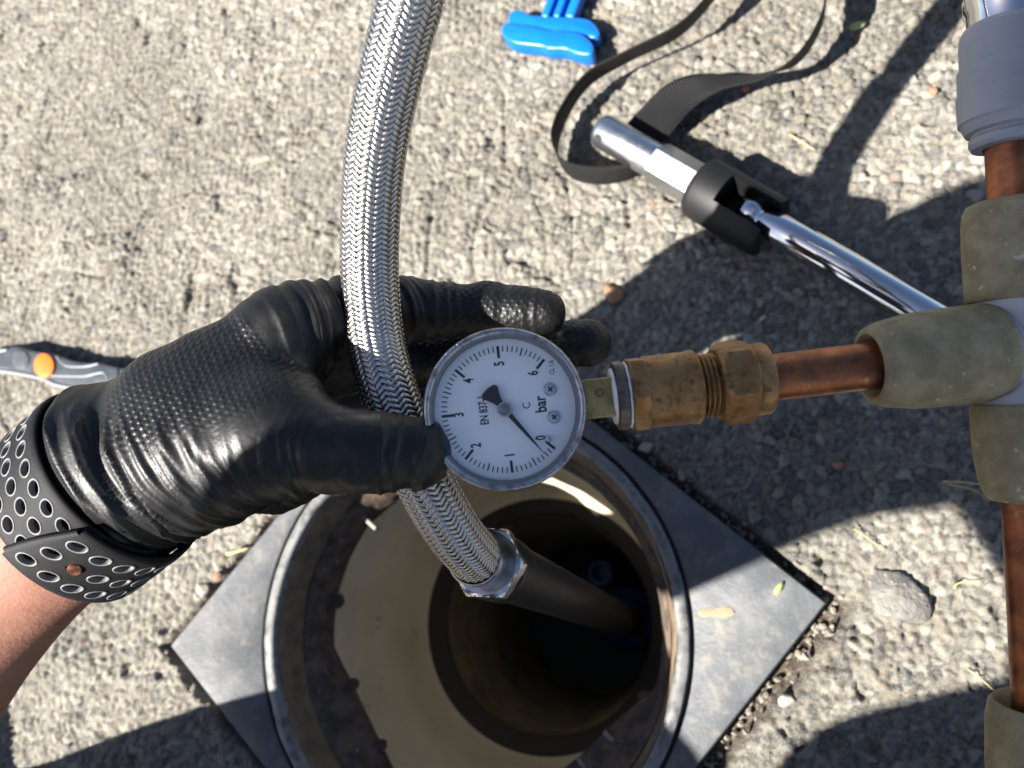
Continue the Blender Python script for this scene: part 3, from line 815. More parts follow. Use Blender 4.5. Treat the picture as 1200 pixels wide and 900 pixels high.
def surface_nets(f, lo, hi, h):
    n = np.ceil((hi - lo) / h).astype(int) + 1
    xs = [lo[k] + h * np.arange(n[k]) for k in range(3)]
    # coarse pass: only sample near the surface
    D = np.empty(n, np.float32)
    c = 4
    nc = (n + c - 1) // c + 1
    g = np.stack(np.meshgrid(*[lo[k] + h * c * np.arange(nc[k]) for k in range(3)], indexing='ij'), -1)
    Dc = f(g.reshape(-1, 3)).reshape(nc)
    near = np.abs(Dc) < h * c * 2.2
    # trilinear-ish fill from the coarse grid, exact where near
    near_f = np.repeat(np.repeat(np.repeat(near, c, 0), c, 1), c, 2)[c // 2:, c // 2:, c // 2:]
    big = np.repeat(np.repeat(np.repeat(Dc, c, 0), c, 1), c, 2)[c // 2:, c // 2:, c // 2:]
    near_f = near_f[:n[0], :n[1], :n[2]]; D = big[:n[0], :n[1], :n[2]].astype(np.float32).copy()
    pad = [(0, max(0, n[k] - D.shape[k])) for k in range(3)]
    D = np.pad(D, pad, constant_values=1.0); near_f = np.pad(near_f, pad)
    idx = np.argwhere(near_f)
    vals = np.empty(len(idx), np.float32)
    for s in range(0, len(idx), 400000):
        q = idx[s:s + 400000]; vals[s:s + 400000] = f(lo + h * q)
    D[tuple(idx.T)] = vals
    inside = D < 0
    # cells that the surface crosses
    corners = [(i, j, k) for i in (0, 1) for j in (0, 1) for k in (0, 1)]
    sl = lambda o, m: tuple(slice(o[a], o[a] + m[a]) for a in range(3))
    m = n - 1
    cnt = sum(inside[sl(o, m)].astype(np.int8) for o in corners)
    cell = (cnt > 0) & (cnt < 8)
    ci = np.argwhere(cell)
    vid = np.full(m, -1, np.int64); vid[tuple(ci.T)] = np.arange(len(ci))
    acc = np.zeros((len(ci), 3)); num = np.zeros(len(ci))
    for o in corners:
        for ax in range(3):
            if o[ax]: continue
            o2 = list(o); o2[ax] = 1
            a = D[tuple((ci + o).T)]; b = D[tuple((ci + o2).T)]
            cr = (a < 0) != (b < 0)
            t = np.where(cr, a / np.where(cr, a - b, 1), 0)
            q = np.array(o, float)[None] + np.eye(3)[ax][None] * t[:, None]
            acc[cr] += q[cr]; num += cr
    V = lo + h * (ci + acc / num[:, None])
    Q = []
    for ax in range(3):
        a1, a2 = (ax + 1) % 3, (ax + 2) % 3
        s0 = [slice(None)] * 3; s1 = [slice(None)] * 3
        s0[ax] = slice(0, -1); s1[ax] = slice(1, None)
        x0, x1 = inside[tuple(s0)], inside[tuple(s1)]
        e = np.argwhere(x0 != x1)
        ok = (e[:, a1] > 0) & (e[:, a2] > 0) & (e[:, a1] < m[a1]) & (e[:, a2] < m[a2])
        e = e[ok]; flip = x0[tuple(e.T)]
        u1 = np.eye(3, dtype=int)[a1]; u2 = np.eye(3, dtype=int)[a2]
        q = np.stack([vid[tuple((e - u1 - u2).T)], vid[tuple((e - u2).T)], vid[tuple(e.T)], vid[tuple((e - u1).T)]], -1)
        q[~flip] = q[~flip][:, ::-1]
        Q.append(q)
    return V, np.vstack(Q)

allp = np.array([q for ch in (TH3, IN3, MI3, RI3, LI3) for q, _ in ch] + [q for a, _, b, _ in PA3 for q in (a, b)])
HV, HQ = surface_nets(hand_sdf, allp.min(0) - 0.026, allp.max(0) + 0.026, 0.00068)

def vert_normals(V, Q):
    n = np.cross(V[Q[:, 2]] - V[Q[:, 0]], V[Q[:, 3]] - V[Q[:, 1]])
    out = np.zeros_like(V)
    for k in range(4): np.add.at(out, Q[:, k], n)
    return out / np.maximum(np.linalg.norm(out, axis=1), 1e-12)[:, None]

def relax(V, Q, it=2):
    e = np.vstack([Q[:, [0, 1]], Q[:, [1, 2]], Q[:, [2, 3]], Q[:, [3, 0]]]); e = np.vstack([e, e[:, ::-1]])
    for _ in range(it):
        acc = np.zeros_like(V); c = np.zeros(len(V)); np.add.at(acc, e[:, 0], V[e[:, 1]]); np.add.at(c, e[:, 0], 1)
        V = 0.5 * V + 0.5 * acc / c[:, None]
    return V
HV = relax(HV, HQ, 3)
HN = vert_normals(HV, HQ)

# folds in the rubber: each bone chain has its own running length, folds lie across it
def chain_param(p, ch):
    best = np.full(len(p), 9.0); s = np.zeros(len(p)); L = 0.0
    for (a, ra), (b, rb) in zip(ch[:-1], ch[1:]):
        ba = b - a; l = np.linalg.norm(ba); h = ((p - a) @ ba) / (l * l); hc = np.clip(h, 0, 1)
        d = np.linalg.norm(p - a - hc[:, None] * ba, axis=1) - (ra + (rb - ra) * hc)
        nb = d < best; best = np.where(nb, d, best); s = np.where(nb, L + hc * l, s); L += l
    return best, s, L

PXL = ((HV - ORG) @ ROT); PXU = 600 + FPX * PXL[:, 0] / -PXL[:, 2]; PXV = 450 - FPX * PXL[:, 1] / -PXL[:, 2]
warp = lambda p, sc, sd: noise3(p * sc + sd) - 0.5
def ridges(s, freq, p, warp_amp, wsc, seed, sharpn=2.2):
    q = s * freq + warp_amp * warp(p, wsc, seed) + 0.35 * warp_amp * warp(p, wsc * 2.7, seed + 5)
    x = np.stack([q, np.full_like(q, seed * 1.3), warp(p, 25, seed + 9) * 1.2 + 3], -1)
    n = noise3(x)
    return np.power(1 - np.abs(2 * n - 1), sharpn)
idir = IN3[1][0] - IN3[0][0]; idir /= np.linalg.norm(idir)
fold_dir = P(300, 640, 0.26) - P(200, 400, 0.26); fold_dir /= np.linalg.norm(fold_dir)
disp = np.zeros(len(HV))
arm_s = -((HV - ARM_A) @ ARM_D)                              # distance from the wrist towards the fingers
dT, sT, LT = chain_param(HV, TH3); dI, sI, LI_ = chain_param(HV, IN3); dM, sM, LM = chain_param(HV, MI3)
dP = np.min([cone_sdf(HV, a, b, ra, rb) for a, ra, b, rb in PA3], axis=0)
wT = sstep(0.004, -0.002, dT) ; wI = sstep(0.003, -0.002, dI) * (1 - wT)
# cuff and wrist: long soft folds across the arm, finer creases further up
near_cuff = sstep(0.048, 0.022, arm_s)
heel = sstep(470, 520, PXV - 0.05 * (PXU - 200))            # the thumb side of the wrist, where the rubber is bunched
aw = sstep(0.092, 0.040, arm_s) * heel
disp += near_cuff * 0.0032 * (ridges(arm_s, 120, HV, 1.0, 26, 2, 1.5) - 0.45) + near_cuff * 0.0009 * (ridges(arm_s, 330, HV, 1.2, 40, 3) - 0.3)
disp += aw * 0.0030 * (ridges(arm_s + 0.25 * (HV - ARM_A) @ fold_dir, 235, HV, 1.7, 32, 4, 1.8) - 0.33) + aw * 0.0012 * (ridges(arm_s, 480, HV, 1.6, 45, 5) - 0.3)
# base of the thumb
at = wT * sstep(0.018, 0.034, sT) * sstep(0.090, 0.060, sT)
disp += at * (0.0026 * (ridges(sT, 240, HV, 1.5, 38, 7, 2.2) - 0.3) + 0.0010 * (ridges(sT, 480, HV, 1.5, 45, 9) - 0.3))
# thumb joint and pad
at2 = wT * sstep(0.056, 0.068, sT)
disp += at2 * 0.0017 * (ridges(sT, 260, HV, 2.2, 60, 8) - 0.35) + at2 * 0.0013 * (noise3(HV * 230) - 0.5)
# first knuckle and finger
si = (HV - IN3[0][0]) @ idir
ak = sstep(-0.022, -0.006, si) * sstep(0.062, 0.036, si) * sstep(0.009, 0.002, dI) * (1 - wT)
disp += ak * (0.0034 * (ridges(si, 150, HV, 0.8, 26, 12, 1.6) - 0.42) + 0.0013 * (ridges(si, 330, HV, 1.0, 34, 15, 1.7) - 0.35))
disp += wI * sstep(0.040, 0.055, sI) * 0.0012 * (ridges(sI, 250, HV, 1.2, 40, 13, 1.7) - 0.35)
# slack everywhere
disp += 0.0012 * (noise3(HV * 55) - 0.5) + 0.0006 * (noise3(HV * 140 + 7) - 0.5)
disp += 0.0008 * (ridges(sM, 300, HV, 1.5, 60, 21) - 0.3) * sstep(0.003, -0.002, dM)
disp = np.where(arm_s < 0.04, disp * sstep(0.018, 0.030, arm_s), disp)
HV2 = HV + HN * disp[:, None]

mgl = bpy.data.materials.new('black nitrile'); mgl.use_nodes = True
nt = mgl.node_tree; N, L = nt.nodes, nt.links; b = N['Principled BSDF']
b.inputs['Base Color'].default_value = (0.0035, 0.0035, 0.0037, 1); b.inputs['Specular IOR Level'].default_value = 0.42
tc = N.new('ShaderNodeTexCoord'); nz = N.new('ShaderNodeTexNoise'); nz.inputs['Scale'].default_value = 140; nz.inputs['Detail'].default_value = 6
L.new(tc.outputs['Object'], nz.inputs['Vector'])
mr = N.new('ShaderNodeMapRange'); mr.inputs['From Min'].default_value = 0.3; mr.inputs['From Max'].default_value = 0.7; mr.inputs['To Min'].default_value = 0.40; mr.inputs['To Max'].default_value = 0.56
L.new(nz.outputs['Fac'], mr.inputs['Value']); L.new(mr.outputs[0], b.inputs['Roughness'])
gu = N.new('ShaderNodeAttribute'); gu.attribute_name = 'grip_uv'
gm = N.new('ShaderNodeAttribute'); gm.attribute_name = 'grip'
vo = N.new('ShaderNodeTexVoronoi'); vo.voronoi_dimensions = '2D'; vo.inputs['Scale'].default_value = 1.0; vo.inputs['Randomness'].default_value = 0.22
L.new(gu.outputs['Vector'], vo.inputs['Vector'])
m1 = N.new('ShaderNodeMapRange'); m1.inputs['From Min'].default_value = 0.14; m1.inputs['From Max'].default_value = 0.40; m1.inputs['To Min'].default_value = 1; m1.inputs['To Max'].default_value = 0
L.new(vo.outputs['Distance'], m1.inputs['Value'])
mu = N.new('ShaderNodeMath'); mu.operation = 'MULTIPLY'; L.new(m1.outputs[0], mu.inputs[0]); L.new(gm.outputs['Fac'], mu.inputs[1])
b1 = N.new('ShaderNodeBump'); b1.inputs['Distance'].default_value = 0.00024; L.new(mu.outputs[0], b1.inputs['Height'])
n2 = N.new('ShaderNodeTexNoise'); n2.inputs['Scale'].default_value = 900; n2.inputs['Detail'].default_value = 4; L.new(tc.outputs['Object'], n2.inputs['Vector'])
b2 = N.new('ShaderNodeBump'); b2.inputs['Distance'].default_value = 0.00008; L.new(n2.outputs['Fac'], b2.inputs['Height']); L.new(b1.outputs[0], b2.inputs['Normal'])
n3 = N.new('ShaderNodeTexNoise'); n3.inputs['Scale'].default_value = 230; n3.inputs['Detail'].default_value = 3; n3.inputs['Distortion'].default_value = 0.8; L.new(tc.outputs['Object'], n3.inputs['Vector'])
b3 = N.new('ShaderNodeBump'); b3.inputs['Distance'].default_value = 0.00018; L.new(n3.outputs['Fac'], b3.inputs['Height']); L.new(b2.outputs[0], b3.inputs['Normal'])
L.new(b3.outputs[0], b.inputs['Normal'])

person = thing('person', 'person reaching in from the lower left, bare forearm and black gloved hand', 'person', Matrix.Translation((-0.35, -0.55, 0.0)))
PO = np.array([-0.35, -0.55, 0.0])
glove = fast_mesh('glove', HV2 - PO, HQ, mgl, person)
glove['label'] = 'wrinkled black rubber glove pinching the hose and gauge'
# grip pattern on the back of the hand, palm and fingers, laid out on the hand's own flat
e1 = np.array(IN3[0][0]) - np.array(P(*W1)); e1 /= np.linalg.norm(e1)
e2 = np.cross(np.array(gn), e1); e2 /= np.linalg.norm(e2)
uv = np.stack([HV @ e1, HV @ e2, np.zeros(len(HV))], -1) / 0.0023
at_ = glove.data.attributes.new('grip_uv', 'FLOAT_VECTOR', 'POINT'); at_.data.foreach_set('vector', uv.astype(np.float32).ravel())
grip = sstep(0.030, 0.045, arm_s) * (1 - 0.8 * at) * sstep(-0.2, 0.2, noise3(HV * 40) - 0.25)
low = sstep(530, 485, PXV + 0.35 * (PXU - 200)) * (1 - wI) * (1 - wT)
grip = np.clip(low * sstep(0.040, 0.052, arm_s) * (1 - sstep(0.2, 0.6, ak)) + wI * sstep(0.05, 0.07, sI) * 0.6 + sstep(0.003, -0.002, dM) * 0.7, 0, 1)
at_ = glove.data.attributes.new('grip', 'FLOAT', 'POINT'); at_.data.foreach_set('value', grip.astype(np.float32))

# ------------------------------------------------------------------ the rest of the person (mostly out of view)
M_skin = material('skin', (0.26, 0.125, 0.088), 0.62, spec=0.3, var=(0.20, 0.09, 0.06), var_scale=35, bump=0.00022, bump_scale=700, bump2=0.0003, bump2_scale=160, sss=0.12)
M_jacket = material('dark jacket cloth', (0.03, 0.035, 0.05), 0.9, bump=0.001, bump_scale=150)
M_trouser = material('grey work trousers', (0.05, 0.05, 0.055), 0.9, bump=0.001, bump_scale=150)
M_hair = material('brown hair', (0.03, 0.02, 0.014), 0.7, bump=0.002, bump_scale=200)
WR = ARM_A + ARM_D * 0.0
ELB = np.array([-0.392, -0.150, 0.215])
def skin_body(name, verts, edges, rads, root, mat, parent, off, sub=2):
    me = bpy.data.meshes.new(name); me.from_pydata([tuple(np.asarray(v, float) - off) for v in verts], edges, [])
    tmp = bpy.data.objects.new('tmp_body', me); COL.objects.link(tmp)
    md = tmp.modifiers.new('skin', 'SKIN'); md.use_smooth_shade = True
    sv = me.skin_vertices[0].data
    for i, r in enumerate(rads):
        sv[i].radius = (r, r) if not isinstance(r, tuple) else r
        sv[i].use_root = (i == root)
    ss = tmp.modifiers.new('sub', 'SUBSURF'); ss.levels = sub; ss.render_levels = sub
    dg = bpy.context.evaluated_depsgraph_get()
    m2 = bpy.data.meshes.new_from_object(tmp.evaluated_get(dg))
    bpy.data.objects.remove(tmp); bpy.data.meshes.remove(me)
    m2.name = name; m2.materials.clear(); m2.materials.append(mat)
    m2.polygons.foreach_set('use_smooth', [True] * len(m2.polygons))
    return new_obj(name, m2, parent)

A_ = np.array
SHL = A_([-0.370, -0.238, 0.655]); HIP = A_([-0.26, -0.66, 0.30]); CHE = A_([-0.195, -0.44, 0.60]); SHR = A_([-0.04, -0.51, 0.62])
NECK = A_([-0.35, -0.30, 0.73]); HEAD = A_([-0.385, -0.235, 0.83])
KL = A_([-0.372, -0.272, 0.295]); FL = A_([-0.57, -0.20, 0.05]); KR = A_([-0.06, -0.42, 0.07]); ER = A_([-0.12, -0.315, 0.40]); HR_ = A_([-0.285, -0.310, 0.335])
BODYV = [HIP, (HIP + CHE) / 2 + A_([0, -0.03, 0.03]), CHE, NECK, HEAD - A_([0.0, 0.02, 0.04]), HEAD + A_([-0.01, 0.02, 0.05]),
         SHL, ELB + 0.84 * (SHL - ELB), ELB, SHR, ER, HR_,
         (HIP + KL) / 2 + A_([-0.03, 0, 0.02]), KL, FL, FL + A_([-0.01, 0.12, -0.015]),
         (HIP + KR) / 2 + A_([0.04, 0, 0.0]), KR, KR + A_([0.02, -0.28, 0.0]), KR + A_([0.02, -0.38, -0.02]), ELB + 0.74 * (SHL - ELB), ELB + 0.35 * (SHL - ELB)]
BODYE = [(0, 1), (1, 2), (2, 3), (3, 4), (4, 5), (2, 6), (6, 7), (7, 20), (20, 21), (21, 8), (2, 9), (9, 10), (10, 11), (0, 12), (12, 13), (13, 14), (14, 15), (0, 16), (16, 17), (17, 18), (18, 19)]
BODYR = [1.1 * r for r in (0.125, 0.125, 0.115, 0.06, 0.08, 0.07, 0.082, 0.084, 0.042, 0.06, 0.048, 0.036, 0.085, 0.082, 0.048, 0.035, 0.08, 0.06, 0.048, 0.035, 0.061, 0.054)]
body = skin_body('clothed_body', BODYV, BODYE, BODYR, 0, M_jacket, person, PO)
body.data.materials.append(M_trouser); body.data.materials.append(M_skin); body.data.materials.append(M_hair)
for p in body.data.polygons:
    c = np.array(p.center) + PO
    if np.linalg.norm(c - HEAD) < 0.14 and c[2] > 0.74: p.material_index = 3 if c[2] > 0.82 or c[1] < HEAD[1] - 0.03 else 2
    elif c[2] < 0.36 and (c[1] < -0.29 or c[0] < -0.5): p.material_index = 1
# bare forearm: oval rings from under the glove to the rolled sleeve
def arm_pt(s):
    if s < 0: return ARM_A + ARM_D * s
    t = s / 0.25; b0 = ARM_A + ARM_D * 0.12
    return ARM_A * (1 - t) ** 2 + 2 * t * (1 - t) * b0 + t * t * ELB
fv, ff = [], []; nn = 48
ss_ = np.linspace(-0.012, 0.25, 50)
for s in ss_:
    k = sstep(0.02, 0.16, np.array(s)); a = 0.0296 + 0.0120 * k; bq_ = 0.0242 + 0.0150 * k
    c = arm_pt(s)
    for i in range(nn):
        t = 2 * math.pi * i / nn
        fv.append(c + fe1 * a * math.cos(t) + fe2 * bq_ * math.sin(t))
for j in range(len(ss_) - 1):
    for i in range(nn):
        x, y = j * nn + i, j * nn + (i + 1) % nn
        ff.append((x, y, y + nn, x + nn))
fv = np.array(fv); fv += 0.0012 * (noise3(fv * 60) - 0.5)[:, None] * fe2
mesh('forearm', fv, ff, M_skin, person, off=PO)
# rolled sleeve at the elbow
tube('sleeve_cuff', [arm_pt(s) for s in (0.185, 0.192, 0.215, 0.235, 0.25)], [0.041, 0.044, 0.045, 0.045, 0.038], M_jacket, person, 32, off=PO)

# ------------------------------------------------------------------ perforated watch strap
M_strap = material('strap rubber', (0.0045, 0.0045, 0.0055), 0.66, spec=0.22, bump=0.0001, bump_scale=1200, var=(0.009, 0.009, 0.0105), var_scale=300, var_range=(0.55, 0.75))
M_liner = material('hole liner', (0.14, 0.14, 0.14), 0.5, bump=0.0001, bump_scale=900)
M_stud = material('copper stud', (0.62, 0.28, 0.17), 0.3, 1.0, bump=0.0001, bump_scale=900)
M_case = material('watch case', (0.012, 0.012, 0.013), 0.35)
SC = ARM_A - ARM_D * 0.0090                                # centre of the strap
watch = thing('wristwatch', 'black perforated rubber watch strap round the wrist beside the glove cuff', 'watch', Matrix.Translation(SC))
SA, SB = 0.0334, 0.0280                                    # half axes of the strap's oval
def oval(phi, s, lift):
    t = np.array([math.cos(phi) * SA, math.sin(phi) * SB]); nrm = np.array([math.cos(phi) / SA, math.sin(phi) / SB]); nrm /= np.linalg.norm(nrm)
    q = t + nrm * lift
    return fe1 * q[0] + fe2 * q[1] + ARM_D * s
def band(name, phi0, phi1, width, lift, thick, holes, mat, skew=0.0, round_end=False, slant=0.0, cellw=None):
    """strap between two angles: cells with real holes, each hole with a pale liner"""
    V, F = [], []; liners = []
    per = (SA + SB) / 2 * (phi1 - phi0)
    rows = max(1, round(per / 0.0071)); cols = 3
    cw = width / cols; dphi = (phi1 - phi0) / rows
    K = 20
    hr = 0.0022
    def mp(a, bb, l):                                       # a in rows, b in columns
        s = (bb / cols - 0.5) * width
        phi = phi0 + a * dphi + slant * (bb / cols - 0.5)
        return oval(phi, s, l)
    rp = per / rows
    for r in range(rows):
        for c in range(cols):
            sk = skew * (c - 1)
            ce = (r + 0.5, c + 0.5)
            base = len(V)
            for l in (lift, lift - thick):
                for k in range(K):                          # outer square, inner circle
                    t = 2 * math.pi * (k + 0.5) / K
                    m_ = 1 / max(abs(math.cos(t)), abs(math.sin(t)))
                    V.append(mp(ce[0] + 0.5 * m_ * math.sin(t), ce[1] + 0.5 * m_ * math.cos(t), l))
                for k in range(K):
                    t = 2 * math.pi * (k + 0.5) / K
                    V.append(mp(ce[0] + hr / rp * math.sin(t), ce[1] + hr / cw * math.cos(t), l))
            for k in range(K):
                a, b2 = base + k, base + (k + 1) % K
                F.append((a, b2, b2 + K, a + K))
                F.append((a + K, b2 + K, b2 + 3 * K, a + 3 * K))
            liners.append((ce, mp))
    V = [np.array(v) for v in V]
    o = mesh(name, V, F, mat, watch)
    bm = bmesh.new(); bm.from_mesh(o.data)
    bmesh.ops.remove_doubles(bm, verts=bm.verts, dist=2e-6)
    for e in bm.edges:
        if len(e.link_faces) == 2 and e.calc_face_angle(0) > math.radians(40): e.smooth = False
    bm.to_mesh(o.data); bm.free()
    # rounded side edges
    for side in (0, cols):
        ev, ef = [], []; seg = rows * 4; sg = -1 if side == 0 else 1
        for q in range(seg + 1):
            a = q / 4
            for k in range(7):
                t = math.pi * (k / 6 - 0.5)
                ev.append(mp(a, side, lift - thick / 2 + thick / 2 * math.sin(t)) + ARM_D * sg * 0.0024 * math.cos(t))
        for q in range(seg):
            for k in range(6):
                i0 = q * 7 + k; ef.append((i0, i0 + 1, i0 + 8, i0 + 7))
        mesh('strap_edge', ev, ef, mat, o)
    return o, mp, rows, cols, hr, rp, cw
def liner_rings(o, mp, rows, cols, hr, rp, cw, lift, depth, skip=()):
    K = 20
    for r in range(rows):
        for c in range(cols):
            if (r, c) in skip: continue
            V, F = [], []
            prof = [(hr * 1.24, lift + 0.00002), (hr * 1.21, lift + 0.00018), (hr * 1.05, lift + 0.0002), (hr * 0.98, lift - 0.0002), (hr * 0.96, lift - depth)]
            for rr, l in prof:
                for k in range(K):
                    t = 2 * math.pi * k / K
                    V.append(mp(r + 0.5 + rr / rp * math.sin(t), c + 0.5 + rr / cw * math.cos(t), l))
            for j in range(len(prof) - 1):
                for k in range(K):
                    a, b2 = j * K + k, j * K + (k + 1) % K
                    F.append((a, b2, b2 + K, a + K))
            mesh('hole_liner', V, F, M_liner, o)
R_ = math.radians
b1_ = band('strap', R_(-12), R_(168), 0.0240, 0.0, 0.0022, True, M_strap, slant=0.16)
liner_rings(*b1_, 0.0, 0.0020)
b2_ = band('strap_end', R_(107), R_(205), 0.0245, 0.0030, 0.0024, True, M_strap, slant=-0.30)
liner_rings(*b2_, 0.0030, 0.0020, skip=((1, 1),))
# rounded tip of the outer strap layer and the stud
o2, mp2, rows2, cols2, hr2, rp2, cw2 = b2_
ev, ef = [], []
for q in range(19):
    bb = 3 * q / 18
    for k in range(7):
        t = math.pi * (k / 6 - 0.5)
        ev.append(mp2(-0.18 * math.cos(t) - 0.10 * math.cos(math.pi * (q / 18 - 0.5)), bb, 0.0030 - 0.0012 + 0.0012 * math.sin(t)))
    ev.append(mp2(0.05, bb, 0.0030))
for q in range(18):
    for k in range(7):
        i0 = q * 8 + k; ef.append((i0, i0 + 1, i0 + 9, i0 + 8))
mesh('strap_tip', ev, ef, M_strap, o2)
cst = mp2(1.5, 1.5, 0.0030); nst = mp2(1.5, 1.5, 0.0060) - cst; nst /= np.linalg.norm(nst)
Mst = axis_matrix(cst, cst + nst)
lathe('stud', [(-0.002, 0.0022), (0.0002, 0.0023), (0.0008, 0.0020), (0.0010, 0.0012), (0.0010, 0.0001)], M_stud, o2, 24, M=Mst)
# the watch itself sits on the far side of the wrist
wc = oval(R_(-105), 0, 0.004); wn_ = oval(R_(-105), 0, 0.02) - wc; wn_ /= np.linalg.norm(wn_)
Mw = axis_matrix(wc, wc + wn_, up=ARM_D)
rr_ = lambda t: 1.0 / (abs(math.cos(t)) ** 4 + abs(math.sin(t)) ** 4) ** 0.25
lathe('watch_case', [(-0.004, 0.0005), (-0.004, 0.015), (-0.002, 0.0185), (0.004, 0.0190), (0.007, 0.0172), (0.0075, 0.0005)], M_case, watch, 48, rr_, M=Mw)
lo_ = band('strap_back', R_(190), R_(300), 0.0240, 0.0, 0.0022, True, M_strap)

# ------------------------------------------------------------------ chrome swivel tool lying on the tarmac
M_satin = material('satin steel', (0.50, 0.51, 0.52), 0.33, 1.0, rough_var=0.05, var_scale=120)
M_yoke = material('black steel yoke', (0.006, 0.0058, 0.006), 0.55, spec=0.35, bump=0.0001, bump_scale=800)
TZ = 0.0190
ta, tb = Vector(G(704, 152, TZ)), Vector(G(1085, 374, TZ))
tX = (tb - ta).normalized(); tZ = Vector((0, 0, 1)); tY = tZ.cross(tX)
MTl = Matrix((tX, tY, tZ)).transposed().to_4x4(); MTl.translation = ta
tool = thing('swivel_wrench', 'chrome rod tool with black yoke and silver shank beside the webbing', 'tool', MTl)
def along(u):                                            # running length at column u on the tool's line
    v = 152 + (u - 704) * (374 - 152) / 381.0
    return (Vector(G(u, v, TZ)) - ta).dot(tX)
MXa = Matrix(((0, 0, 1, 0), (0, 1, 0, 0), (-1, 0, 0, 0), (0, 0, 0, 1)))   # lathe Z -> local X
sh = lathe('shank', [(-0.001, 0.0085), (0.0006, 0.0102), (0.003, 0.0110), (along(768), 0.0110), (along(770), 0.0104)], M_satin, tool, 64, cap0=True, M=MXa)
hole = lathe('cross_hole', [(0.0, 0.0026), (0.0012, 0.0028), (0.0013, 0.0022), (0.0010, 0.0001)], M_black, sh, 20)
an = math.radians(118)
hole.matrix_local = axis_matrix((0.0065, -math.cos(math.radians(38)) * 0.0103, math.sin(math.radians(38)) * 0.0103), (0.0065, -math.cos(math.radians(38)) * 0.03, math.sin(math.radians(38)) * 0.03))
hx = faceted('hex_shaft', along(769), along(830), 0.0132, 6, M_satin, tool, rot=math.radians(8), ch=0.0008, bore=0.008)
hx.data.transform(MXa)
ovl = lathe('oval_mark', [(0, 0.0040), (0.0001, 0.0040), (0.0001, 0.0036), (0, 0.0036)], material('etched mark', (0.25, 0.26, 0.28), 0.5, 0.6), hx, 32, lambda t: 1.0 / math.sqrt((math.cos(t) / 1.35) ** 2 + (math.sin(t) / 0.75) ** 2))
ovl.matrix_local = axis_matrix((along(803), -0.0057, 0.0099), (along(803), -0.0114, 0.0198), up=(0, 1, 0))
y0, y1 = along(818), along(903)
RY = 0.0190
lathe('yoke', [(y0, 0.008), (y0, 0.0165), (y0 + 0.0015, 0.0182), (y0 + 0.004, RY), (y0 + 0.019, RY), (y0 + 0.019, 0.001)], M_yoke, tool, 64, M=MXa)
for sg in (-1, 1):                                       # the two cheeks of the yoke, slot between them
    pts = []
    a0 = math.acos(0.0095 / RY)
    for k in range(25):
        t = -a0 + 2 * a0 * k / 24
        pts.append((sg * RY * math.cos(t), RY * math.sin(t)))
    Vc, Fc = [], []
    xs = [y0 + 0.0185, y1 - 0.006, y1 - 0.0015, y1]; ks = [1, 1, 0.97, 0.93]
    for x, kq in zip(xs, ks):
        for y, z in pts:
            Vc.append((x, sg * 0.0095 + (y - sg * 0.0095) * kq, z * kq))
    m_ = len(pts)
    for j in range(3):
        for i in range(m_):
            a, b2 = j * m_ + i, j * m_ + (i + 1) % m_
            Fc.append((a, b2, b2 + m_, a + m_))
    Fc += [tuple(range(m_)), tuple(range(3 * m_, 4 * m_))[::-1]]
    ck = mesh('yoke_cheek', Vc, Fc, M_yoke, tool)
    bm = bmesh.new(); bm.from_mesh(ck.data); bmesh.ops.recalc_face_normals(bm, faces=bm.faces); bm.to_mesh(ck.data); bm.free()
    sharp(ck, 40)
floor_ = prism('yoke_floor', [(y0 + 0.0185, -0.0093), (y1 - 0.012, -0.0093), (y1 - 0.012, 0.0093), (y0 + 0.0185, 0.0093)], -0.017, -0.010, M_yoke, tool)
rb = along(880)
prof = []
for k in range(13):
    t = math.pi * k / 12 * 0.78
    prof.append((rb - 0.0092 * math.cos(t), max(0.0002, 0.0092 * math.sin(t))))
prof += [(rb + 0.0095, 0.0072), (rb + 0.013, 0.0076), (rb + 0.019, 0.0092), (rb + 0.03, 0.0097), (along(1150), 0.0098), (along(1152), 0.0088)]
rod = lathe('rod', prof, M_chrome, tool, 64, cap1=True, M=Matrix.Translation((0, 0, 0.005)) @ MXa, crisp=60)
lathe('pivot_pin', [(-0.0165, 0.0030), (0.0165, 0.0030)], M_satin, tool, 20, cap0=True, cap1=True, M=Matrix.Translation((rb, 0, 0.004)) @ Matrix.Rotation(math.radians(90), 4, 'X'))

# ------------------------------------------------------------------ black webbing strap
def webbing_mat():
    m = bpy.data.materials.new('woven webbing'); m.use_nodes = True
    nt = m.node_tree; N, L = nt.nodes, nt.links; b = N['Principled BSDF']
    b.inputs['Base Color'].default_value = (0.006, 0.006, 0.0065, 1); b.inputs['Roughness'].default_value = 0.55; b.inputs['Specular IOR Level'].default_value = 0.28
    uv = N.new('ShaderNodeAttribute'); uv.attribute_name = 'weave'
    w = N.new('ShaderNodeTexWave'); w.inputs['Scale'].default_value = 0.3; w.bands_direction = 'X'; L.new(uv.outputs['Vector'], w.inputs['Vector'])
    w2 = N.new('ShaderNodeTexWave'); w2.inputs['Scale'].default_value = 0.3; w2.bands_direction = 'Y'; L.new(uv.outputs['Vector'], w2.inputs['Vector'])
    ad = N.new('ShaderNodeMath'); L.new(w.outputs['Fac'], ad.inputs[0]); L.new(w2.outputs['Fac'], ad.inputs[1])
    bp = N.new('ShaderNodeBump'); bp.inputs['Distance'].default_value = 0.0004; L.new(ad.outputs[0], bp.inputs['Height']); L.new(bp.outputs[0], b.inputs['Normal'])
    return m
M_web = webbing_mat()
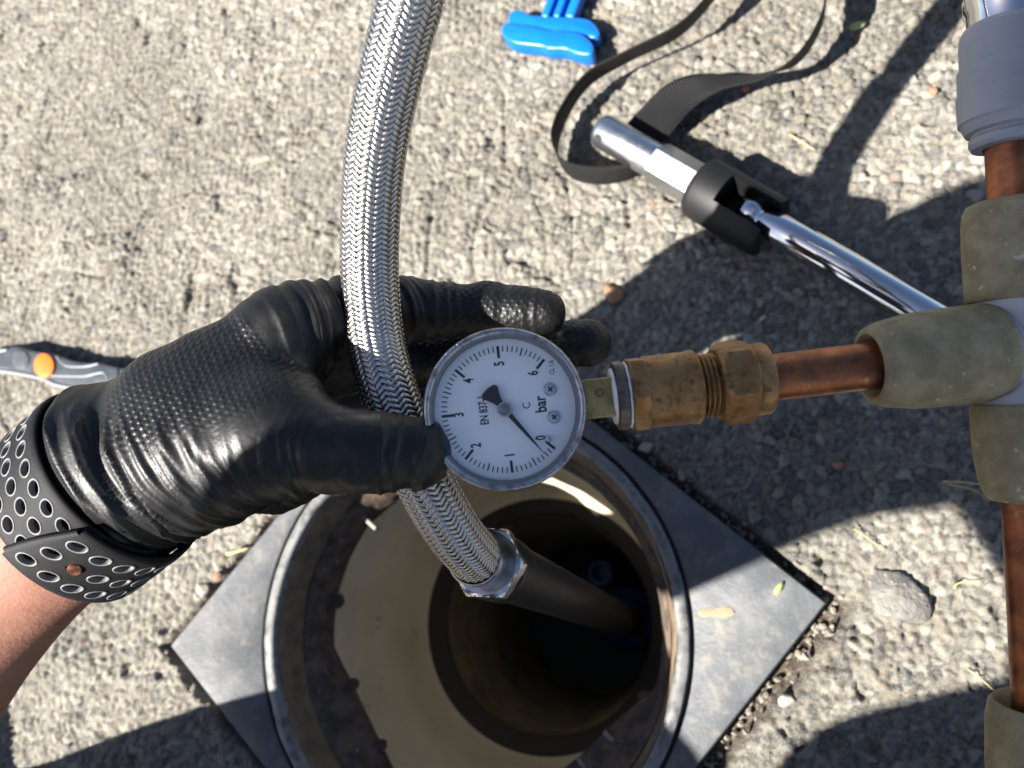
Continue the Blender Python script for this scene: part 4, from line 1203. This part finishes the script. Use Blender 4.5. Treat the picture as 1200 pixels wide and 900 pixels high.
def webbing(parent, rows, width, off):
    """rows: (u, v, height of centre, tilt) tilt 0 standing on edge, 1 lying flat; flat side direction given in ground degrees"""
    c = np.array([np.r_[G(u, v, z), t, an] for u, v, z, t, an in rows])
    q, s = resample(catmull(c, 16), 0.003)
    p = q[:, :3]; V = []; uvw = []
    for i in range(len(p)):
        t, an = np.clip(q[i, 3], 0, 1) * math.pi / 2, math.radians(q[i, 4])
        flat = np.array([math.cos(an), math.sin(an), 0.0])
        w = np.array([0, 0, 1.0]) * math.cos(t) + flat * math.sin(t)
        tg = p[min(i + 1, len(p) - 1)] - p[max(i - 1, 0)]; tg /= np.linalg.norm(tg)
        w -= tg * (w @ tg); w /= np.linalg.norm(w); nrm = np.cross(tg, w)
        for k in range(9):
            x = (k / 8 - 0.5)
            for sg in (1, -1):
                e = 0.0007 * (1 - abs(2 * x) ** 6)
                V.append(p[i] + w * x * width + nrm * sg * (e + 0.0001)); uvw.append((s[i] / 0.0016, x * width / 0.0011, 0))
    F = []
    n_ = 18
    for i in range(len(p) - 1):
        for k in range(8):
            a = i * n_ + 2 * k
            F.append((a, a + 2, a + 2 + n_, a + n_)); F.append((a + 1, a + 1 + n_, a + 3 + n_, a + 3))
        F.append((i * n_, i * n_ + n_, i * n_ + n_ + 1, i * n_ + 1)); F.append((i * n_ + 16, i * n_ + 17, i * n_ + n_ + 17, i * n_ + n_ + 16))
    o = mesh('webbing', V, F, M_web, parent, off=off)
    a = o.data.attributes.new('weave', 'FLOAT_VECTOR', 'POINT'); a.data.foreach_set('vector', np.array(uvw, np.float32).ravel())
    return o
so = np.array(G(700, 200, 0))
strap = thing('webbing_strap', 'black woven webbing strap looped on the tarmac around the silver shank', 'strap', Matrix.Translation(so))
webbing(strap, [(880, -70, 0.036, 0.20, -75), (850, -25, 0.034, 0.20, -78), (800, 32, 0.030, 0.20, -80), (735, 66, 0.026, 0.22, -82), (690, 92, 0.022, 0.16, -60), (662, 130, 0.017, 0.08, -20), (650, 168, 0.0135, 0.0, -30), (664, 197, 0.0118, 0.0, -60), (700, 206, 0.0115, 0.0, -80), (740, 200, 0.0110, 0.1, -80), (775, 180, 0.0095, 0.3, -60)], 0.0225, so)
webbing(strap, [(1000, -80, 0.030, 0.12, -105), (972, -25, 0.030, 0.14, -105), (962, 25, 0.029, 0.16, -100), (934, 68, 0.027, 0.24, -90), (888, 90, 0.026, 0.50, -70), (835, 98, 0.026, 0.70, -58), (795, 115, 0.021, 0.88, -46), (765, 145, 0.013, 0.95, -42), (742, 172, 0.004, 0.97, -42), (728, 190, 0.002, 0.97, -42)], 0.028, so)

# ------------------------------------------------------------------ blue plastic clip
M_blue = material('blue plastic', (0.003, 0.115, 0.50), 0.33, var=(0.003, 0.10, 0.44), var_scale=60, bump=0.00008, bump_scale=400)
co = np.array(G(645, 40, 0))
clip = thing('blue_clip', 'bright blue moulded plastic clip lying on the tarmac', 'clip', Matrix.Translation(co))
def zp(pts, z): return [tuple((G(570 + x / 7.5, y / 7.5, z) - co)[:2]) for x, y in pts][::-1]
def round_poly(pts, n=5):
    q = np.array(pts, float); c = catmull(np.vstack([q, q[:1]]), n)[:-1]; return [tuple(v) for v in c]
upper = round_poly([(190, 215), (205, 120), (260, 88), (310, 95), (370, 125), (450, 138), (600, 145), (800, 155), (900, 175), (965, 230), (995, 300), (940, 335), (820, 305), (640, 285), (400, 250), (280, 245)])
lower = round_poly([(140, 280), (185, 225), (290, 235), (400, 252), (560, 285), (640, 290), (820, 312), (900, 360), (948, 430), (935, 500), (860, 508), (780, 490), (690, 458), (560, 455), (480, 432), (290, 410), (200, 375), (150, 325)])
prism('clip_jaw', zp(upper, 0.012), 0.002, 0.0125, M_blue, clip, 0.0012)
prism('clip_jaw', zp(lower, 0.012), 0.003, 0.0155, M_blue, clip, 0.0016)
prism('clip_plate', zp([(480, 150), (575, -150), (905, -150), (790, 165)], 0.008), 0.003, 0.0075, M_blue, clip, 0.0006)
for xa, xb in ((478, 545), (585, 645), (690, 770)):
    prism('clip_rib', zp([(xa, 150), (xa + 115, -150), (xb + 115, -150), (xb, 160)], 0.012), 0.0072, 0.0135, M_blue, clip, 0.0012)

# ------------------------------------------------------------------ grey utility knife
M_kgrey = material('knife grey', (0.045, 0.052, 0.060), 0.4, 0.2, var=(0.075, 0.083, 0.092), var_scale=60, rough_var=0.1, bump=0.0001, bump_scale=400)
M_klite = material('knife edge metal', (0.17, 0.185, 0.20), 0.45, 0.3, rough_var=0.1)
M_orange = material('orange button', (0.62, 0.13, 0.012), 0.5)
ko = np.array(G(60, 435, 0))
knife = thing('utility_knife', 'grey utility knife with an orange button lying left of the hand', 'knife', Matrix.Translation(ko))
def kp(pts, z): return [tuple((G(x / 6, 390 + y / 6, z) - ko)[:2]) for x, y in pts][::-1]
bodyo = round_poly([(-260, 175), (-60, 130), (60, 112), (130, 100), (240, 130), (340, 145), (430, 165), (520, 200), (620, 215), (720, 218), (850, 250), (1010, 270), (1250, 300), (1330, 350), (1250, 425), (1000, 420), (830, 415), (700, 422), (560, 400), (400, 365), (300, 318), (150, 292), (0, 262), (-260, 235)], 4)
prism('handle', kp(bodyo, 0.012), 0.001, 0.0150, M_kgrey, knife, 0.0022, 3)
el_ = [(312 + 68 * math.cos(t) + 18 * math.sin(t), 232 + 84 * math.sin(t) - 20 * math.cos(t)) for t in np.linspace(0, 2 * math.pi, 28, endpoint=False)]
prism('button', kp(el_, 0.016), 0.0140, 0.0168, M_orange, knife, 0.0006)
el_ = [(140 + 62 * math.cos(t), 188 + 66 * math.sin(t)) for t in np.linspace(0, 2 * math.pi, 28, endpoint=False)]
pad = prism('thumb_pad', kp(el_, 0.016), 0.0145, 0.0156, M_kgrey, knife, 0.0004)
for i in range(7):
    for j in range(7):
        x, y = 95 + 15 * i + (7 if j % 2 else 0), 140 + 16 * j
        if ((x - 140) / 55) ** 2 + ((y - 188) / 58) ** 2 < 1:
            c = G(x / 6, 390 + y / 6, 0.016) - ko
            lathe('dot', [(0.0154, 0.0006), (0.0161, 0.0005), (0.0163, 0.0001)], M_klite, pad, 8, M=Matrix.Translation((c[0], c[1], 0)))
for ln, r in (([(-200, 245), (0, 268), (150, 290), (300, 322), (400, 366), (560, 398), (700, 415), (840, 408)], 0.0016), ([(400, 165), (430, 205), (480, 235), (600, 238), (700, 215)], 0.0008), ([(340, 300), (480, 305), (600, 305), (700, 282), (745, 295), (775, 400)], 0.0008), ([(-200, 150), (-60, 138), (60, 118)], 0.0012)):
    q = catmull([G(x / 6, 390 + y / 6, 0.0148) - ko for x, y in ln], 6)
    tube('trim_line', q, r, M_klite, knife, 8)
q = [G(830 / 6, 390 + y / 6, 0.0152) - ko for y in (255, 330, 408)]
tube('joint_line', q, 0.0006, M_black, knife, 6)

# ------------------------------------------------------------------ stones and scraps on the tarmac
M_stone = material('pale stone', (0.20, 0.188, 0.17), 0.9, spec=0.2, var=(0.125, 0.117, 0.108), var_scale=90, bump=0.0014, bump_scale=420, bump2=0.0022, bump2_scale=130, var2=(0.28, 0.265, 0.24), var2_scale=210, var2_range=(0.6, 0.68))
M_red = material('reddish stone', (0.30, 0.13, 0.075), 0.8, var=(0.22, 0.11, 0.075), var_scale=300, bump=0.0004, bump_scale=500)
M_palest = material('white stone', (0.27, 0.24, 0.20), 0.8, var=(0.20, 0.18, 0.15), var_scale=300, bump=0.0004, bump_scale=500)
def stone(name, u, v, size, mat, label, seed, flat=0.6, sink=0.35, turn=0.0):
    c = G(u, v, 0); c[2] = ground_z(c[0], c[1])
    bm = bmesh.new(); bmesh.ops.create_icosphere(bm, subdivisions=4, radius=1.0)
    V = np.array([q.co[:] for q in bm.verts]); F = [[q.index for q in f.verts] for f in bm.faces]; bm.free()
    k = 0.72 + 0.56 * noise3(V * 1.1 + seed * 3.1 + 5) + 0.16 * (noise3(V * 3.5 + seed) - 0.5) + 0.09 * (noise3(V * 8 + seed) - 0.5) + 0.05 * (noise3(V * 17 + seed) - 0.5)
    for _ in range(7):                                   # broken faces
        d = np.random.RandomState(seed * 17 + _).normal(size=3); d /= np.linalg.norm(d); d[2] = abs(d[2])
        h = (V * k[:, None]) @ d; k = np.where(h > 0.72, k * (0.72 + 0.12 * (h - 0.72)) / np.maximum(h, 1e-6), k)
    V = V * k[:, None] * np.array(size) ; V[:, 2] *= flat
    R2 = np.array(Matrix.Rotation(turn, 3, 'Z')); V = V @ R2.T
    V[:, 2] += size[2] * flat * (1 - 2 * sink)
    o = mesh(name, V, F, mat, None); o.location = c
    return tag(o, label, 'stone')
stone('stone', 1052, 702, (0.0175, 0.0135, 0.013), M_stone, 'broken grey stone half sunk in tarmac left of the copper pipe', 3, 0.66, 0.52, -0.5)
stone('stone', 236, 690, (0.0055, 0.005, 0.005), M_palest, 'pale pebble by the left edge of the meter box', 5)
stone('stone', 884, 788, (0.006, 0.005, 0.005), M_stone, 'small grey stone in the gap under the lower right box edge', 6)
stone('stone', 921, 820, (0.0042, 0.0038, 0.004), M_palest, 'tiny pale pebble in shade below the right box corner', 7)
stone('stone', 1093, 108, (0.0032, 0.0032, 0.0035), M_red, 'orange brown pebble between two shadows near the grey coupler', 8)
stone('stone', 874, 104, (0.0034, 0.0028, 0.003), M_red, 'dusky pink pebble beside the flat part of the webbing', 9)
stone('stone', 256, 676, (0.0036, 0.003, 0.003), M_red, 'pinkish pebble at the left edge of the box frame', 10)
stone('stone', 982, 545, (0.0034, 0.0025, 0.0025), M_red, 'red pebble at the shadow edge below the copper pipe', 11)
stone('stone', 757, 524, (0.0042, 0.004, 0.004), M_palest, 'tan pebble in shade under the brass coupling', 12)

M_straw = material('dry straw', (0.50, 0.38, 0.17), 0.7, var=(0.40, 0.30, 0.14), var_scale=300)
M_seed = material('dry leaf', (0.27, 0.155, 0.075), 0.75, var=(0.20, 0.11, 0.055), var_scale=300, bump=0.0003, bump_scale=500)
M_green = material('pale green leaf', (0.30, 0.36, 0.12), 0.6)
def straw(pts, r, label, z=0.0024):
    w = [G(u, v, 0) for u, v in pts]
    w = [np.array([p[0], p[1], ground_z(p[0], p[1]) + z + 0.0006 * (i % 2)]) for i, p in enumerate(w)]
    q = catmull(w, 5)
    o = tube('straw', q - q[0], np.linspace(r, r * 0.5, len(q)), M_straw, None, 6); o.location = q[0]
    return tag(o, label, 'straw')
straw([(1104, 565), (1130, 566), (1162, 571)], 0.0006, 'pale straw by the lit lower sleeve of the tee')
straw([(1110, 568), (1140, 575), (1158, 588)], 0.0004, 'thin branching straw just under the lower sleeve')
straw([(1000, 620), (1018, 632), (1036, 646)], 0.0004, 'thin dry stalk on the tarmac above the broken stone')
straw([(1118, 690), (1124, 683), (1150, 680)], 0.0005, 'short forked straw beside the upright copper pipe')
straw([(1134, 784), (1150, 797), (1162, 808)], 0.0004, 'dry stalk in the shadow left of the bottom sleeve')
straw([(925, 160), (940, 170), (954, 178)], 0.0006, 'golden straw between the webbing and the hose shadow')
straw([(271, 650), (284, 647), (297, 643)], 0.0011, 'yellow straw poking over the left edge of the meter box', 0.006)
def leaf(name, u, v, a, b, ang, mat, label, z):
    V, F = [(0, 0, 0.0009)], []
    for k in range(20):
        t = 2 * math.pi * k / 20; x, y = a * math.cos(t), b * math.sin(t) * (1 - 0.25 * math.cos(t))
        V.append((x, y, 0.0006 * (noise2(np.array([x * 900]), np.array([y * 900]), 5)[0]))); F.append((0, k + 1, (k + 1) % 20 + 1))
    V2 = [(x, y, zz - 0.0004) for x, y, zz in V]; F2 = [tuple(i + 21 for i in f[::-1]) for f in F]
    E = [(k + 1, k + 22, (k + 1) % 20 + 22, (k + 1) % 20 + 1) for k in range(20)]
    o = mesh(name, V + V2, F + F2 + E, mat, None); c = G(u, v, z); o.location = (c[0], c[1], z); o.rotation_euler = (0.15, 0.1, ang)
    return tag(o, label, 'leaf')
leaf('dry_leaf', 718, 343, 0.0078, 0.0052, 2.1, M_seed, 'round tan seed husk in the shade above the gauge', 0.0022)
leaf('green_leaf', 913, 689, 0.0042, 0.0016, 0.9, M_green, 'tiny pale green leaf on the right arm of the box frame', 0.0046)
leaf('green_leaf', 1005, 30, 0.0052, 0.0026, 0.3, M_green, 'yellow green leaf near the top right webbing shadow', 0.0025)
# dried clay mark on the plate
vm, fm = [], []
p0, p1 = G(818, 719, 0.0039), G(861, 717, 0.0039)
dm = (p1 - p0); Lm = np.linalg.norm(dm); dm /= Lm; pm = np.array([-dm[1], dm[0], 0])
for k in range(25):
    x = k / 24; w = 0.0026 * math.sqrt(max(0, 1 - (2 * x - 1) ** 4)) * (0.6 + 0.8 * noise2(np.array([x * 7.0]), np.array([0.5]), 61)[0])
    for sg in (-1, 0, 1): vm.append(p0 + dm * Lm * x + pm * w * sg + np.array([0, 0, 0.0005 if sg == 0 else 0.0]))
for k in range(24):
    for j in range(2): a = k * 3 + j; fm.append((a, a + 3, a + 4, a + 1))
Mi = Matrix.Translation((BC[0], BC[1], 0)) @ Matrix.Rotation(BA, 4, 'Z'); Mi = Mi.inverted()
mesh('mud_smear', [tuple(Mi @ Vector(v)) for v in vm], fm, material('dry clay', (0.26, 0.195, 0.125), 0.9, bump=0.0004, bump_scale=700), box)
